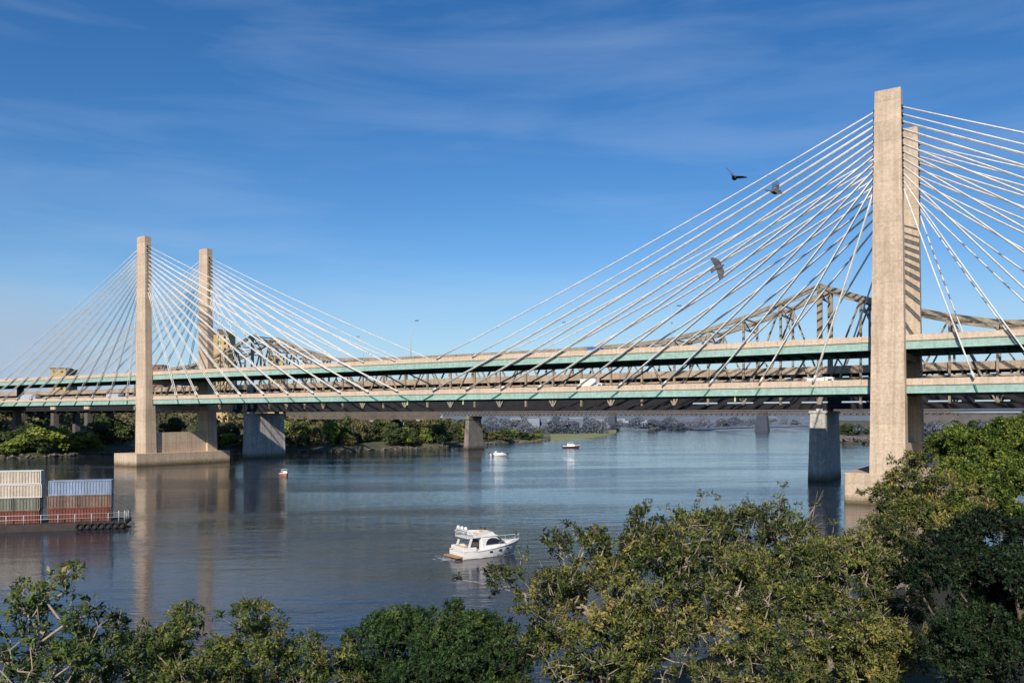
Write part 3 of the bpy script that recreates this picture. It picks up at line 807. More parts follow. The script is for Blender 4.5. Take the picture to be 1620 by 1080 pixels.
# sway bracing between the two trusses
mb = MB()
for x0, x1 in zip(xs, xs[1:]):
    a, b_ = (x0, TY0, ftop(x0) - .2), (x1, TY1, ftop(x1) - .2)
    mb.bar(a, b_, 0.3, 0.4); mb.bar((x0, TY1, ftop(x0) - .2), (x1, TY0, ftop(x1) - .2), 0.3, 0.4)
    mb.bar((x0, TY0, ftop(x0) - .2), (x0, TY1, ftop(x0) - .2), 0.4, 0.5)
    z = ftop(x0) - 3.5
    if z > RD + 6:
        mb.bar((x0, TY0, z), (x0, TY1, z), 0.3, 0.5)
        mb.bar((x0, TY0, ftop(x0) - .4), (x0, (TY0 + TY1) / 2, z), 0.25, 0.3); mb.bar((x0, TY1, ftop(x0) - .4), (x0, (TY0 + TY1) / 2, z), 0.25, 0.3)
mb.build("sway_bracing", M["steel"], tb, world=True)
x0, x1 = xs[0] - 190, xs[-1] + 60
mb = MB(); mb.box(x0, x1, TY0 + .9, TY1 - .9, RD, RD + 0.5)
x = x0
while x < x1:
    mb.box(x, x + .4, TY0 + .5, TY1 - .5, RD - 1.0, RD - 0.01); x += PW / 2
ud = mb.build("upper_roadway", M["steel_dark"], tb, world=True)
for y0 in (TY0 + 0.45, TY1 - 0.8):
    MB().box(x0, x1, y0, y0 + .35, RD + 0.3, RD + 2.5).build("parapet", M["steel_deck"], ud, world=True)
    MB().box(x0, x1, y0, y0 + .3, RD - 1.5, RD - 0.9).build("stringer", M["steel_deck"], ud, world=True)
mb = MB(); mb.box(x0, x1, TY0 + .6, TY1 - .6, ZB + 0.7, ZB + 1.1)
x = x0
while x < x1:
    mb.box(x, x + .5, TY0 + .5, TY1 - .5, ZB - .7, ZB + 0.69); x += PW
mb.box(x0, x1, TY0 + .48, TY0 + .58, ZB + 0.3, ZB + 1.1)
x = x0
while x < x1:      # windbreak panels, bridge shade painted into their dark colour, leaving thin slots near the right pier
    e = x + PW - .5
    if x > -100: mb.box(x, x + PW * .28, TY0 + .48, TY0 + .58, ZB + 1.1, ZB + 1.5)
    else: mb.box(x, e + .5, TY0 + .48, TY0 + .58, ZB + 1.1, ZB + 1.5)
    mb.box(x, x + PW, TY0 + .48, TY0 + .58, ZB + 1.5, ZB + 3.7)
    x += PW
mb.build("lower_roadway", M["panel"], tb, world=True)
for xp in (XPA, XPB):
    mb = MB(); w = 2.15 if xp == XPA else 2.4
    mb.frustum((xp - w - .6, xp + w + .6, 251.6, 272.4), (xp - w, xp + w, 252.2, 271.6), -3, H + 1.2)
    mb.box(xp - w - .35, xp + w + .35, 251.9, 271.9, H + 1.202, H + 1.9)
    mb.box(xp - .9, xp + .9, 254.2, 255.8, H + 1.902, ZB - .64); mb.box(xp - .9, xp + .9, 268.6, 270.2, H + 1.902, ZB - .64)
    mb.build("river_pier", M["pier"], tb, world=True, bevel=0.1)
for xp in (-440, -474, -508, -560, 120):
    mb = MB()
    for y in (TY0 - .5, TY1 - 2.5): mb.box(xp - 1.5, xp + 1.5, y, y + 3, 0, ZB - .7)
    if xp < -430:
        MB().box(xp - 2.2, xp + 2.2, TY0 - .3, TY0 + 2.1, ZB + 1.2, RD - 1.6).build("bent_column", M["parapet"], tb, world=True)
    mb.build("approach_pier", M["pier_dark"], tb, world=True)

# low girder bridge beyond
lb = empty("low_girder_bridge", (-281, 392, 0), label="low dark girder bridge on stone piers beyond the truss bridge", cat="bridge")
X0g, X1g = -760, -30
mb = MB()
for y in (388.5, 398.9):
    mb.box(X0g, X1g, y, y + .6, H + 0.7, H + 1.15); mb.box(X0g, X1g, y, y + .6, H + 3.2, H + 3.7)
    x = X0g
    while x < X1g - 2.6:
        mb.bar((x, y + .3, H + 1.2), (x + 1.3, y + .3, H + 3.2), .3, .3, up=(0, 1, 0)); mb.bar((x + 1.3, y + .3, H + 3.2), (x + 2.6, y + .3, H + 1.2), .3, .3, up=(0, 1, 0)); x += 2.6
mb.box(X0g, X1g, 389.2, 398.8, H + 1.6, H + 1.9)
mb.box(X0g, -300, 388.6, 388.9, H - 1.2, H + 3.4)
mb.build("girder", M["steel_low"], lb, world=True)
for x in (-640, -279.3, -84):
    MB().frustum((x - 1.8, x + 1.8, 385.6, 402.5), (x - 1.2, x + 1.2, 387.6, 399.5), -3, H - 1.2).box(x - 1.5, x + 1.5, 387, 400, H - 1.198, H + 0.69).build("pier", M["stone"], lb, world=True)

# very far bridge in the haze
fb = empty("distant_bridge", tuple(G(1200, 1150)), label="hazy distant bridge, two slate piers standing in the far river", cat="bridge")
p0, p1 = G(640, 1330, 0), G(1620, 1040, 0)
mb = MB(); mb.bar((p0.x, p0.y, H + 9), (p1.x, p1.y, H + 9), 10, 3); mb.build("deck", M["slate"], fb, world=True)
for px, b, w in ((969, 1190, 5.5), (1206, 1120, 7.5)):
    q = G(px, b)
    MB().frustum((q.x - w * 1.2, q.x + w * 1.2, q.y - w * .8, q.y + w * .8), (q.x - w * .8, q.x + w * .8, q.y - w * .6, q.y + w * .6), -2, H + 7.4).build("pier", M["slate"], fb, world=True)

# ------------------------------------------------------------------ vehicles on the decks
def wheel(mb, x, y, r=0.5):
    n = 12; ring = [(x + r * math.cos(2 * math.pi * k / n), r + r * math.sin(2 * math.pi * k / n)) for k in range(n)]
    mb.prism(ring, y - 0.13, y + 0.13)
def truck(loc, rot, Lb, hb, cabm, boxm, label, cat="truck", box_only=False):
    t = empty("truck" if Lb > 4 else "van", loc, (0, 0, rot), label, cat)
    MB().prism([(Lb / 2 + .15, 0.5), (Lb / 2 + 2.2, 0.5), (Lb / 2 + 2.25, 1.3), (Lb / 2 + 1.8, 2.5), (Lb / 2 + 1.6, 2.75), (Lb / 2 + .15, 2.75)], -1.15, 1.15).build("cab", cabm, t, bevel=0.06)
    MB().prism([(Lb / 2 + 2.235, 1.4), (Lb / 2 + 2.27, 1.4), (Lb / 2 + 1.83, 2.45), (Lb / 2 + 1.80, 2.45)], -1.0, 1.0).box(Lb / 2 + .7, Lb / 2 + 1.6, -1.17, 1.17, 1.5, 2.3).build("window", M["glass"], t)
    MB().box(-Lb / 2, Lb / 2, -1.25, 1.25, 1.0, hb).build("cargo_box", boxm, t, bevel=0.05)
    for x in (-Lb / 2 + 1, Lb / 2 + 1.2):
        for y in (-1.05, 1.05):
            mb = MB(); wheel(mb, x, y); mb.build("wheel", M["rubber"], t)
    return t
def car(loc, rot, m, label):
    t = empty("car", loc, (0, 0, rot), label, "car")
    MB().prism([(-2.2, .35), (2.2, .35), (2.25, .8), (1.2, 1.0), (-2.1, 1.05), (-2.25, .8)], -.9, .9).prism([(-1.9, 1.04), (1.1, 1.0), (.4, 1.5), (-1.3, 1.52)], -.75, .75).build("body", m, t, bevel=0.08)
    MB().prism([(-1.6, 1.1), (.8, 1.1), (.3, 1.42), (-1.25, 1.44)], -.77, .77).build("window", M["glass"], t)
    for x in (-1.4, 1.4):
        for y in (-.8, .8):
            mb = MB(); wheel(mb, x, y, .34); mb.build("wheel", M["rubber"], t)
def deckpt(px, Y, Z):
    r = (px - 810) / F; b = Y / (SN * r + CS); q = G(px, b); return (q.x, Y, Z["mid"] - 0.40)
truck(deckpt(933, 198.5, ZL), 0, 4.6, 3.9, M["offwhite"], M["white"], "white box truck on the lower deck below the blue truck")
truck(deckpt(937, 198.5, ZU), 0, 2.2, 2.9, M["vblue"], M["vblue"], "blue truck on the upper deck, right of centre")
truck(deckpt(1292, 197.5, ZL), 0, 3.9, 2.6, M["white"], M["white"], "white van on the lower deck just left of the big tower", "van")
truck(deckpt(48, 199, ZL), 0, 13.0, 4.0, M["steel_dark"], M["vbluel"], "long pale trailer truck on the lower deck at the far left")
truck(deckpt(182, 199, ZL), 0, 8.5, 3.3, M["vblue"], M["vbluel"], "blue cab truck with pale box beside the left tower, lower deck")
car(deckpt(72, 196.8, ZL), 0, M["white"], "white car in front of the long pale trailer")
for px in (1183, 1205, 1238, 1252):
    pass

# ------------------------------------------------------------------ barge with containers
BR = math.radians(17)
BC = ((199 - 810) / F * 139.0, 139.0)            # front right corner of the barge
def bt(px):
    k = (px - 810) / F
    return (k * BC[1] - BC[0]) / (math.cos(BR) - k * math.sin(BR))
hl = 19.0
def BW(t, n, z): return W(BC[0] + math.cos(BR) * t - math.sin(BR) * n, BC[1] + math.sin(BR) * t + math.cos(BR) * n, z)
bg_ = empty("barge", BW(-hl, 5, 0), (0, 0, TH + BR), "dark flat barge with white railing and tyre fenders carrying containers", "barge")
MB().prism([(-hl, -0.3), (hl - 1.6, -0.3), (hl, 0.55), (hl, 1.12), (-hl, 1.12)], -5, 1.5).build("hull", M["barge"], bg_, bevel=0.06)
MB().box(-hl + .3, hl - .3, -4.7, 1.2, 1.124, 1.18).build("deck_plate", M["steel_dark"], bg_)
mb = MB(); n = 15
for i in range(n + 1):
    x = hl - 0.2 - i * (2 * hl - .4) / n
    mb.tube([(x, -4.85, 1.15), (x, -4.85, 2.65)], 0.075, 6)
for x in (hl - 1.1, hl - 0.2):
    mb.tube([(x, -4.85, 1.15), (x, -4.85, 3.0)], 0.08, 6)
for z in (1.9, 2.62): mb.tube([(-hl + .2, -4.85, z), (hl - .2, -4.85, z)], 0.055, 6)
for y in (-4.85, -2.8, -.7, 1.35): mb.tube([(hl - .2, y, 1.15), (hl - .2, y, 2.65)], 0.07, 6)
mb.tube([(hl - .2, -4.85, 2.62), (hl - .2, 1.35, 2.62)], 0.055, 6)
mb.build("railing", M["lampg"], bg_, smooth=True)
for i in range(7):
    mb = MB(); x = hl - 0.7 - i * 1.05; R, r = 0.46, 0.15
    secs = []
    for k in range(15):
        a = 2 * math.pi * k / 14
        c = Vector((x + R * math.cos(a), -5.2, 0.55 + R * math.sin(a))); d = Vector((math.cos(a), 0, math.sin(a)))
        secs.append([c + d * (r * math.cos(q * math.pi / 3)) + Vector((0, r * math.sin(q * math.pi / 3), 0)) for q in range(6)])
    mb.loft(secs, caps=False); mb.build("tyre_fender", M["rubber"], bg_, smooth=True)

def container(x0, x1, y0, z0, h, m, label, framem=None, group=None):
    """corrugated box; x0,x1 along the barge, y0 = near side"""
    D = 2.44; Lc = x1 - x0
    t = empty("container", BW((x0 + x1) / 2, 5 + y0 + D / 2, z0), (0, 0, TH + BR), label, "shipping container", group)
    prof = []; p = 0.44; n = int((Lc - .5) / p); xx = -Lc / 2 + .25
    s = (Lc - .5) / n
    for i in range(n):
        prof += [(xx, 0), (xx + s * .32, 0), (xx + s * .5, .10), (xx + s * .82, .10)]; xx += s
    prof.append((xx, 0))
    pts = [(a, -D / 2 + .03 + d) for a, d in prof] + [(a, D / 2 - .03 - d) for a, d in reversed(prof)]
    MB().loft([[(a, b, .14) for a, b in pts], [(a, b, h - .12) for a, b in pts]]).build("wall", m, t)
    mb = MB(); fw = .13
    for sx in (-1, 1):
        for sy in (-1, 1):
            cx, cy = sx * (Lc / 2 - fw / 2), sy * (D / 2 - fw / 2)
            mb.box(cx - fw / 2, cx + fw / 2, cy - fw / 2, cy + fw / 2, 0.02, h)
    for sy in (-1, 1):
        cy = sy * (D / 2 - fw / 2)
        mb.box(-Lc / 2 + fw, Lc / 2 - fw, cy - fw / 2, cy + fw / 2, .025, .16); mb.box(-Lc / 2 + fw, Lc / 2 - fw, cy - fw / 2, cy + fw / 2, h - .14, h - .005)
    for sx in (-1, 1):
        cx = sx * (Lc / 2 - fw / 2)
        mb.box(cx - fw / 2, cx + fw / 2, -D / 2 + fw, D / 2 - fw, .025, .16); mb.box(cx - fw / 2, cx + fw / 2, -D / 2 + fw, D / 2 - fw, h - .14, h - .005)
    mb.build("frame", framem or m, t)
    MB().box(-Lc / 2 + fw, Lc / 2 - fw, -D / 2 + fw, D / 2 - fw, h - .10, h - .04).build("roof", framem or m, t)
    mb = MB()
    for sy in (-.9, -.35, .35, .9): mb.tube([(Lc / 2 + .02, sy, .2), (Lc / 2 + .02, sy, h - .2)], .025, 6)
    mb.build("door_bars", M["rail"], t)
    return t
xr = lambda px: bt(px) * 1.012
cy0 = -3.6
container(xr(-55), xr(63), cy0, 7.62, 2.2, M["cream"], "cream container on top of the left stack on the barge", M["offwhite"])
container(xr(-55), xr(64), cy0, 5.4, 2.2, M["cream"], "cream container directly under the topmost cream one", M["offwhite"])
container(xr(20), xr(61), cy0, 3.3, 2.08, M["greygreen"], "short grey green container under the right end of the cream ones")
container(xr(-52), xr(18.6), cy0, 3.3, 2.08, M["greygreen"], "long grey green container under the cream ones, cut by the photo edge")
container(xr(-55), xr(60), cy0, 1.19, 2.09, M["red"], "dark red container at the bottom of the left stack")
container(xr(75), xr(174), cy0, 5.62, 2.45, M["blue"], "blue container on top of the right stack on the barge", None)
container(xr(73), xr(123), cy0, 3.52, 2.08, M["rust"], "rusty brown container under the blue one, left half")
container(xr(124), xr(174), cy0, 3.52, 2.08, M["rust"], "greyish rusty container under the blue one, right half")
container(xr(73), xr(173), cy0, 1.19, 2.31, M["red"], "red container at the bottom of the right stack behind the railing")

# ------------------------------------------------------------------ motor yacht
def hull_loft(mb, secs, mi=0):
    S_ = []
    for x, hb, zd, hw, xw in secs:
        S_.append([(x, hb, zd), ((x + xw) / 2, (hb * .6 + hw * .4), zd * .5), (xw, hw, 0.05), (xw - .1, hw * .5, -.35), (xw - .1, -hw * .5, -.35), (xw, -hw, .05), ((x + xw) / 2, -(hb * .6 + hw * .4), zd * .5), (x, -hb, zd)])
    mb.loft(S_, mi)
p_st, p_bw = W(-7.35, 109.6), W(1.0, 115.2)
hd = math.atan2((p_bw - p_st).y, (p_bw - p_st).x)
ya = empty("motor_yacht", p_st, (0, 0, hd), "white motor yacht with flybridge and dark side window under way", "yacht")
SX = 0.83
mb = MB()
hull_loft(mb, [(0, 1.85, .95, 1.75, .0), (2.6, 2.1, 1.05, 1.95, 2.6), (5.4, 2.1, 1.25, 1.85, 5.4), (8.0, 1.75, 1.5, 1.3, 7.8), (10.2, 1.05, 1.72, .6, 9.6), (11.6, .35, 1.88, .12, 10.7), (12.1, .04, 1.95, .02, 10.95)])
hu = mb.build("hull", M["white"], ya, smooth=False)
MB().box(-1.15, -.02, -1.75, 1.75, .22, .42).build("swim_platform", M["teak"], ya, bevel=.05)
st_ = [(0, 1.8, 1.14), (2.6, 2.13, 1.05), (5.4, 2.13, 1.25), (8, 1.78, 1.5), (10.2, 1.08, 1.72), (11.6, .38, 1.88), (12.15, .05, 1.96)]
mb = MB()
for s in (-1, 1):
    mb.tube([(x, s * y, z - .03) for x, y, z in st_], .055, 6)
mb.build("rub_rail", M["offwhite"], ya, smooth=True)
mb = MB()       # portholes
for x, z in ((5.0, .78), (6.9, .85), (8.6, .98)):
    for s in (-1, 1):
        yy = float(np.interp(x, [0, 2.6, 5.4, 8.0, 10.2], [1.8, 2.03, 2.0, 1.6, .9]))
        mb.box(x - .3, x + .3, s * (yy + .01) - .05, s * (yy + .01) + .05, z - .14, z + .14)
mb.build("porthole", M["glass"], hu)
MB().box(.25, 3.6, -1.75, 1.75, .96, 1.07).build("cockpit_deck", M["teak"], ya)
mb = MB(); mb.box(-.02, .3, -1.8, .9, .97, 1.65); mb.box(.3, 3.2, 1.62, 1.84, 1.075, 1.65); mb.box(.3, 2.4, -1.84, -1.62, 1.075, 1.6)
mb.build("coaming", M["white"], ya, bevel=.06)
mb = MB(); mb.box(.32, .95, -1.5, .8, 1.08, 1.42); mb.box(.32, .5, -1.5, .8, 1.425, 1.78); mb.box(1.3, 1.9, -.6, .3, 1.45, 1.53)
mb.build("cockpit_seat", M["cushion"], ya, bevel=.05)
# saloon
def cab(x0, x1, wb, wt, z0, z1, rake_f, rake_a, mi=0):
    return [[(x0, -wb, z0), (x1, -wb * .86, z0), (x1, wb * .86, z0), (x0, wb, z0)], [(x0 + rake_a, -wt, z1), (x1 - rake_f, -wt * .8, z1), (x1 - rake_f, wt * .8, z1), (x0 + rake_a, wt, z1)]]
MB().loft(cab(3.5, 8.9, 1.75, 1.5, 1.08, 2.78, 2.3, .05)).build("saloon", M["white"], ya, bevel=.12)
MB().box(3.38, 3.49, -1.0, 1.0, 1.12, 2.5).build("saloon_door", M["glass"], ya)
MB().prism([(8.9, 1.55), (9.9, 1.72), (10.4, 1.8), (10.4, 1.9), (8.4, 2.0)], -.75, .75).build("foredeck", M["white"], ya, bevel=.1)
mb = MB()
for s in (-1, 1):     # arched side windows, proud of the saloon sides
    prof = [(4.3, 1.75), (8.0, 1.72), (7.3, 2.2), (6.5, 2.55), (5.6, 2.66), (4.9, 2.5), (4.5, 2.15)]
    out = []
    for off in (0.0, .05):
        ring = []
        for x, z in prof:
            t = (z - 1.08) / 1.7; xx0 = 3.5; xx1 = 8.9 - 2.3 * t
            f = (x - xx0) / (xx1 - xx0)
            wv = (1.75 + (1.5 - 1.75) * t); y = wv * (1 + (.86 - .06 * t - 1) * f)
            ring.append((x, s * (y + .0 + off), z))
        out.append(ring)
    mb.loft(out)
mb.build("side_window", M["glass"], ya)
MB().add([(8.62, -1.3, 1.5), (8.62, 1.3, 1.5), (6.95, 1.12, 2.68), (6.95, -1.12, 2.68)], [(0, 1, 2, 3)]).add([(8.58, -1.3, 1.47), (8.58, 1.3, 1.47), (6.9, 1.12, 2.66), (6.9, -1.12, 2.66)], [(0, 1, 2, 3)]).build("windscreen", M["glass"], ya)
MB().loft([[(.9, -1.55, 2.80), (6.9, -1.3, 2.80), (7.3, 0, 2.80), (6.9, 1.3, 2.80), (.9, 1.55, 2.80)], [(.8, -1.6, 2.98), (6.8, -1.35, 2.98), (7.2, 0, 2.98), (6.8, 1.35, 2.98), (.8, 1.6, 2.98)]]).build("hardtop", M["white"], ya, bevel=.05)
mb = MB()
for s in (-1, 1): mb.bar((1.2, s * 1.5, 1.6), (1.7, s * 1.5, 2.8), .1, .35)
mb.build("hardtop_post", M["white"], ya)
mb = MB()
for s in (-1, 1): mb.loft([[(2.9, s * 1.5, 2.985), (6.4, s * 1.28, 2.985), (6.4, s * 1.2, 2.985), (2.9, s * 1.4, 2.985)], [(3.3, s * 1.45, 3.6), (5.9, s * 1.2, 3.5), (5.9, s * 1.12, 3.5), (3.3, s * 1.36, 3.6)]])
mb.loft([[(6.3, -1.28, 2.985), (6.9, 0, 2.985), (6.3, 1.28, 2.985), (6.2, 1.2, 2.985), (6.75, 0, 2.985), (6.2, -1.2, 2.985)], [(5.85, -1.2, 3.5), (6.3, 0, 3.5), (5.85, 1.2, 3.5), (5.78, 1.1, 3.5), (6.2, 0, 3.5), (5.78, -1.1, 3.5)]])
mb.build("flybridge_coaming", M["white"], ya)
MB().loft([[(5.8, -1.15, 3.5), (6.25, 0, 3.5), (5.8, 1.15, 3.5)], [(5.2, -1.1, 3.92), (5.6, 0, 3.92), (5.2, 1.1, 3.92)]], closed=False, caps=False).build("flybridge_screen", M["glass"], ya)
mb = MB(); mb.box(3.6, 4.1, -.8, .8, 2.985, 3.3); mb.box(4.8, 5.2, .2, .8, 2.985, 3.6)
mb.build("flybridge_seat", M["cushion"], ya, bevel=.05)
mb = MB()
for s in (-1, 1):
    mb.bar((2.6, s * 1.4, 2.98), (1.0, s * 1.35, 3.95), .1, .28); mb.tube([(.95, s * 1.5, 2.98), (.75, s * 1.5, 3.75), (2.6, s * 1.45, 3.7)], .035, 6)
    mb.tube([(.95, s * 1.5, 3.4), (2.8, s * 1.45, 3.4)], .03, 6)
mb.bar((1.0, -1.4, 3.95), (1.0, 1.4, 3.95), .3, .1)
for y in (-1, -.5, 0, .5, 1): mb.tube([(.85, y, 2.98), (.8, y, 3.7)], .03, 6)
mb.tube([(.8, -1.5, 3.7), (.8, 1.5, 3.7)], .035, 6)
mb.build("radar_arch", M["white"], ya)
for y in (-.95, .0, .95):
    mb = MB(); R = .27
    mb.loft([[(1.0 + R * f * math.cos(2 * math.pi * k / 10), y + R * f * math.sin(2 * math.pi * k / 10), 4.0 + zz) for k in range(10)] for f, zz in ((.8, 0), (1, .1), (1, .25), (.7, .42), (.3, .48))])
    mb.build("radar_dome", M["white"], ya, smooth=True)
mb = MB()
for s in (-1, 1):
    pts = [(6.5, s * 2.0, 2.0), (8.2, s * 1.72, 2.25), (10.2, s * 1.08, 2.42), (11.6, s * .4, 2.55), (12.15, 0, 2.6)]
    mb.tube(pts, .025, 6)
    for (x, y, z), zz in zip(pts[:4], (1.3, 1.5, 1.72, 1.88)): mb.tube([(x, y, zz), (x, y, z)], .022, 5)
mb.build("bow_rail", M["rail"], ya)
MB().bar((11.5, 0, 1.95), (11.6, 0, 3.1), .05, .05).box(11.35, 11.6, -.02, .02, 2.45, 3.1).build("flag", M["steel_dark"], ya)
ya.scale = (SX, 1.02, 0.93)

mb = MB(); rw = random.Random(3)
for i in range(45):     # broken foam and ripples trailing astern
    x = -0.9 - abs(rw.gauss(0, 0.9)); y = rw.gauss(0, .7 + .12 * -x); r = rw.uniform(.05, .22)
    n = 7; mb.add([(x + r * 1.8 * math.cos(k * 6.283 / n) * rw.uniform(.6, 1.2), y + r * math.sin(k * 6.283 / n) * rw.uniform(.6, 1.2), .015 + .0003 * i) for k in range(n)], [tuple(range(n))])
for s_ in (-1, 1):
    for i in range(60):
        x = rw.uniform(-2, 8.6); y = s_ * (float(np.interp(x, [0, 7, 9], [1.95, 1.5, .5])) + .15 + abs(rw.gauss(0, .12))); r = rw.uniform(.03, .1)
        mb.add([(x + r * 2 * math.cos(k * 6.283 / 6), y + r * math.sin(k * 6.283 / 6), .02 + .0003 * i) for k in range(6)], [tuple(range(6))])
fo = mb.build("foam", M["foam"]); fo.location = p_st; fo.rotation_euler = (0, 0, hd)
tag(fo, "thin broken white foam on the water around the motor yacht's stern", "foam", kind="stuff")

def small_boat(px, y, heading, Ls, hullm, label, cabin="low"):
    b = H * F / (y - 660)
    t = empty("motor_boat", G(px, b), (0, 0, TH + heading), label, "boat")
    s = Ls / 7.0
    mb = MB(); hull_loft(mb, [(-3.5, 1.15, .75, 1.05, -3.5), (-1, 1.3, .8, 1.15, -1), (1.5, 1.05, .95, .75, 1.4), (3.0, .4, 1.1, .2, 2.6), (3.6, .03, 1.15, .02, 2.8)])
    mb.build("hull", hullm, t)
    MB().loft([[(x * 1.0, yy, z) for x, yy, z in ((-3.5, 1.17, .74), (-1, 1.32, .79), (1.5, 1.07, .94), (3.0, .42, 1.09), (3.62, 0, 1.14), (3.0, -.42, 1.09), (1.5, -1.07, .94), (-1, -1.32, .79), (-3.5, -1.17, .74))],
                [(x * 1.0, yy, z + .14) for x, yy, z in ((-3.5, 1.13, .74), (-1, 1.28, .79), (1.5, 1.03, .94), (3.0, .40, 1.09), (3.58, 0, 1.14), (3.0, -.40, 1.09), (1.5, -1.03, .94), (-1, -1.28, .79), (-3.5, -1.13, .74))]]).build("deck", M["white"], t)
    MB().loft(cab(-1.6, 1.6, .95, .8, .94, 1.75, 1.0, .1)).build("cabin", M["white"], t, bevel=.06)
    MB().loft([[(-1.0, s_ * .93, 1.2), (.9, s_ * .86, 1.2), (.55, s_ * .82, 1.55), (-.9, s_ * .88, 1.55)] for s_ in (-1, 1)]).build("window", M["glass"], t)
    if cabin == "high":
        MB().box(-1.7, .7, -.85, .85, 2.25, 2.33).build("canopy", M["offwhite"], t)
        mb = MB()
        for x in (-1.6, .55):
            for yy in (-.75, .75): mb.tube([(x, yy, 1.7), (x, yy, 2.25)], .04, 5)
        mb.build("canopy_post", M["rail"], t)
    MB().box(-3.9, -3.5, -.25, .25, .3, 1.25).build("outboard_motor", M["steel_dark"], t, bevel=.05)
    t.scale = (s, s, s)
    return t
small_boat(450, 752.5, math.radians(-62), 6.4, M["orange"], "small white and orange boat in front of the wide grey pier", "high")
small_boat(790, 721, math.radians(-10), 9.4, M["white"], "small white motor boat just right of the dark stone pier")
small_boat(904, 708.5, math.radians(-12), 10.5, M["redhull"], "dull red hulled boat far upriver off the grassy spit", "high")

# ------------------------------------------------------------------ pigeons
CR = Vector((CS, SN, 0)); CF = Vector((-SN, CS, 0)); CZ = Vector((0, 0, 1))
def pigeon(px, y, b, fwd, up, lift_l, lift_r, sweep, label, span=1.0, tail=1.0):
    c = G(px, b, H + (660 - y) * b / F)
    f = (CR * fwd[0] + CZ * fwd[1] + CF * fwd[2]).normalized()
    u = (CR * up[0] + CZ * up[1] + CF * up[2]); l = u.cross(f).normalized(); u = f.cross(l)
    mb = MB()
    sec = [(-.17, .012, .008, 0), (-.13, .035, .02, 0), (-.07, .064, .06, 0), (0, .076, .076, -.005), (.06, .066, .068, 0), (.10, .044, .046, .012), (.13, .03, .032, .022), (.155, .026, .028, .024), (.175, .012, .012, .018), (.2, .003, .003, .012)]
    mb.loft([[(x, ry * math.cos(a), oz + rz * math.sin(a)) for a in [2 * math.pi * k / 10 for k in range(10)]] for x, ry, rz, oz in sec])
    # fanned tail
    T = tail
    mb.loft([[(-.13, -.03, -.006), (-.13, .03, -.006), (-.13, .03, .01), (-.13, -.03, .01)], [(-.29, -.075 * T, -.006), (-.29, .075 * T, -.006), (-.29, .075 * T, .006), (-.29, -.075 * T, .006)]])
    # wings: arm out to the wrist, hand sweeping to a point
    wing_faces0 = len(mb.f)
    for s, lift in ((1, lift_l), (-1, lift_r)):
        st = [(0.0, .10, -.10), (.08, .115, -.115), (.15, .11, -.12), (.22, .08, -.125), (.28, .035, -.12), (.335, -.03, -.125)]
        secs = []
        for d, le, te in st:
            d *= span
            bend = max(0, d - .17) * 0.45
            yy = d * math.cos(lift) + bend * 0 ; zz = d * math.sin(lift) - bend * .5 * math.cos(lift)
            le2, te2 = le - sweep * d, te - sweep * d
            th = .012 if d < .2 else .007
            secs.append([(le2, s * (.03 + yy), .02 + zz - th), (le2, s * (.03 + yy), .02 + zz + th), (te2, s * (.03 + yy), .02 + zz + th * .6), (te2, s * (.03 + yy), .02 + zz - th * .6)])
        mb.loft(secs)
    mb.mi = [0 if i < wing_faces0 else 1 for i in range(len(mb.f))]
    o = mb.build("pigeon", [M["feather"], M["wingp"]])
    o.matrix_world = Matrix.Translation(c) @ Matrix((f, l, u)).transposed().to_4x4()
    md = o.modifiers.new("remesh", "REMESH"); md.mode = "VOXEL"; md.voxel_size = 0.0065; md.use_smooth_shade = True
    tag(o, label, "bird", "pigeons flying in front of the cables")
    return o
pigeon(1162, 281, 23, (.45, .0, .85), (.5, .8, .0), math.radians(28), math.radians(24), .0, "pigeon at upper left of the three, one wing raised against open sky")
pigeon(1226, 303, 22, (.95, -.02, .3), (0.05, .75, -.55), math.radians(75), math.radians(12), .0, "pigeon with its pale wing lifted straight up, rightmost of three", .92)
pigeon(1137, 423, 25, (.85, .42, .15), (.1, -.1, -1.0), math.radians(12), math.radians(12), .15, "lowest of the three pigeons, banking with both wings spread")

# ------------------------------------------------------------------ bank trees (400-700 m away)
def bank_variant(seed, m, hgt, wid, n=1500, leaf=0.75):
    rng = np.random.default_rng(seed)
    k = 13
    cen = []
    for i in range(k):
        t = rng.random(); a = rng.random() * 6.283; rr = wid * .5 * (0.25 + .5 * rng.random()) * (1 - .45 * t)
        cen.append((rr * math.cos(a), rr * math.sin(a), hgt * (.22 + .62 * t), wid * .5 * rng.uniform(.34, .52)))
    cen = np.array(cen)
    idx = rng.integers(0, k, n); d = unit(rng.normal(size=(n, 3)))
    d[:, 2] = np.where(rng.random(n) < .6, np.abs(d[:, 2]), d[:, 2])
    P = cen[idx, :3] + d * (cen[idx, 3] * rng.uniform(.72, 1.06, n))[:, None] * np.array([1, 1, .85])
    P[:, 2] = np.maximum(P[:, 2], 0.3)
    ax = unit(rng.normal(size=(n, 3)) + d * .3); nr = unit(d + rng.normal(size=(n, 3)) * .45)
    ax = unit(ax - nr * (ax * nr).sum(1, keepdims=True))
    Ln = leaf * rng.uniform(.7, 1.5, n)
    V, Q = leaves(P - ax * Ln[:, None] / 2, ax, nr, Ln, Ln * .8, .1)
    ltint = rng.normal(0, .14, k)
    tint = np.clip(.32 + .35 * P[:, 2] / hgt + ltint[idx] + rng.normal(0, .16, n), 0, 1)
    root = empty("bank_tree", (0, 0, 0))
    np_mesh("crown", V, Q, m, tint=tint, parent=root)
    mb = MB(); mb.tube([(0, 0, -1), (.1, 0, hgt * .3), (.2, .1, hgt * .6)], wid * .03 + .1, 6, r1=.08)
    for i in range(5):
        c = cen[i]; mb.tube([(.1, 0, hgt * .28), (c[0] * .6, c[1] * .6, c[2] * .8), tuple(c[:3])], .14, 5, r1=.04)
    mb.build("trunk", M["barkd"], root)
    return root
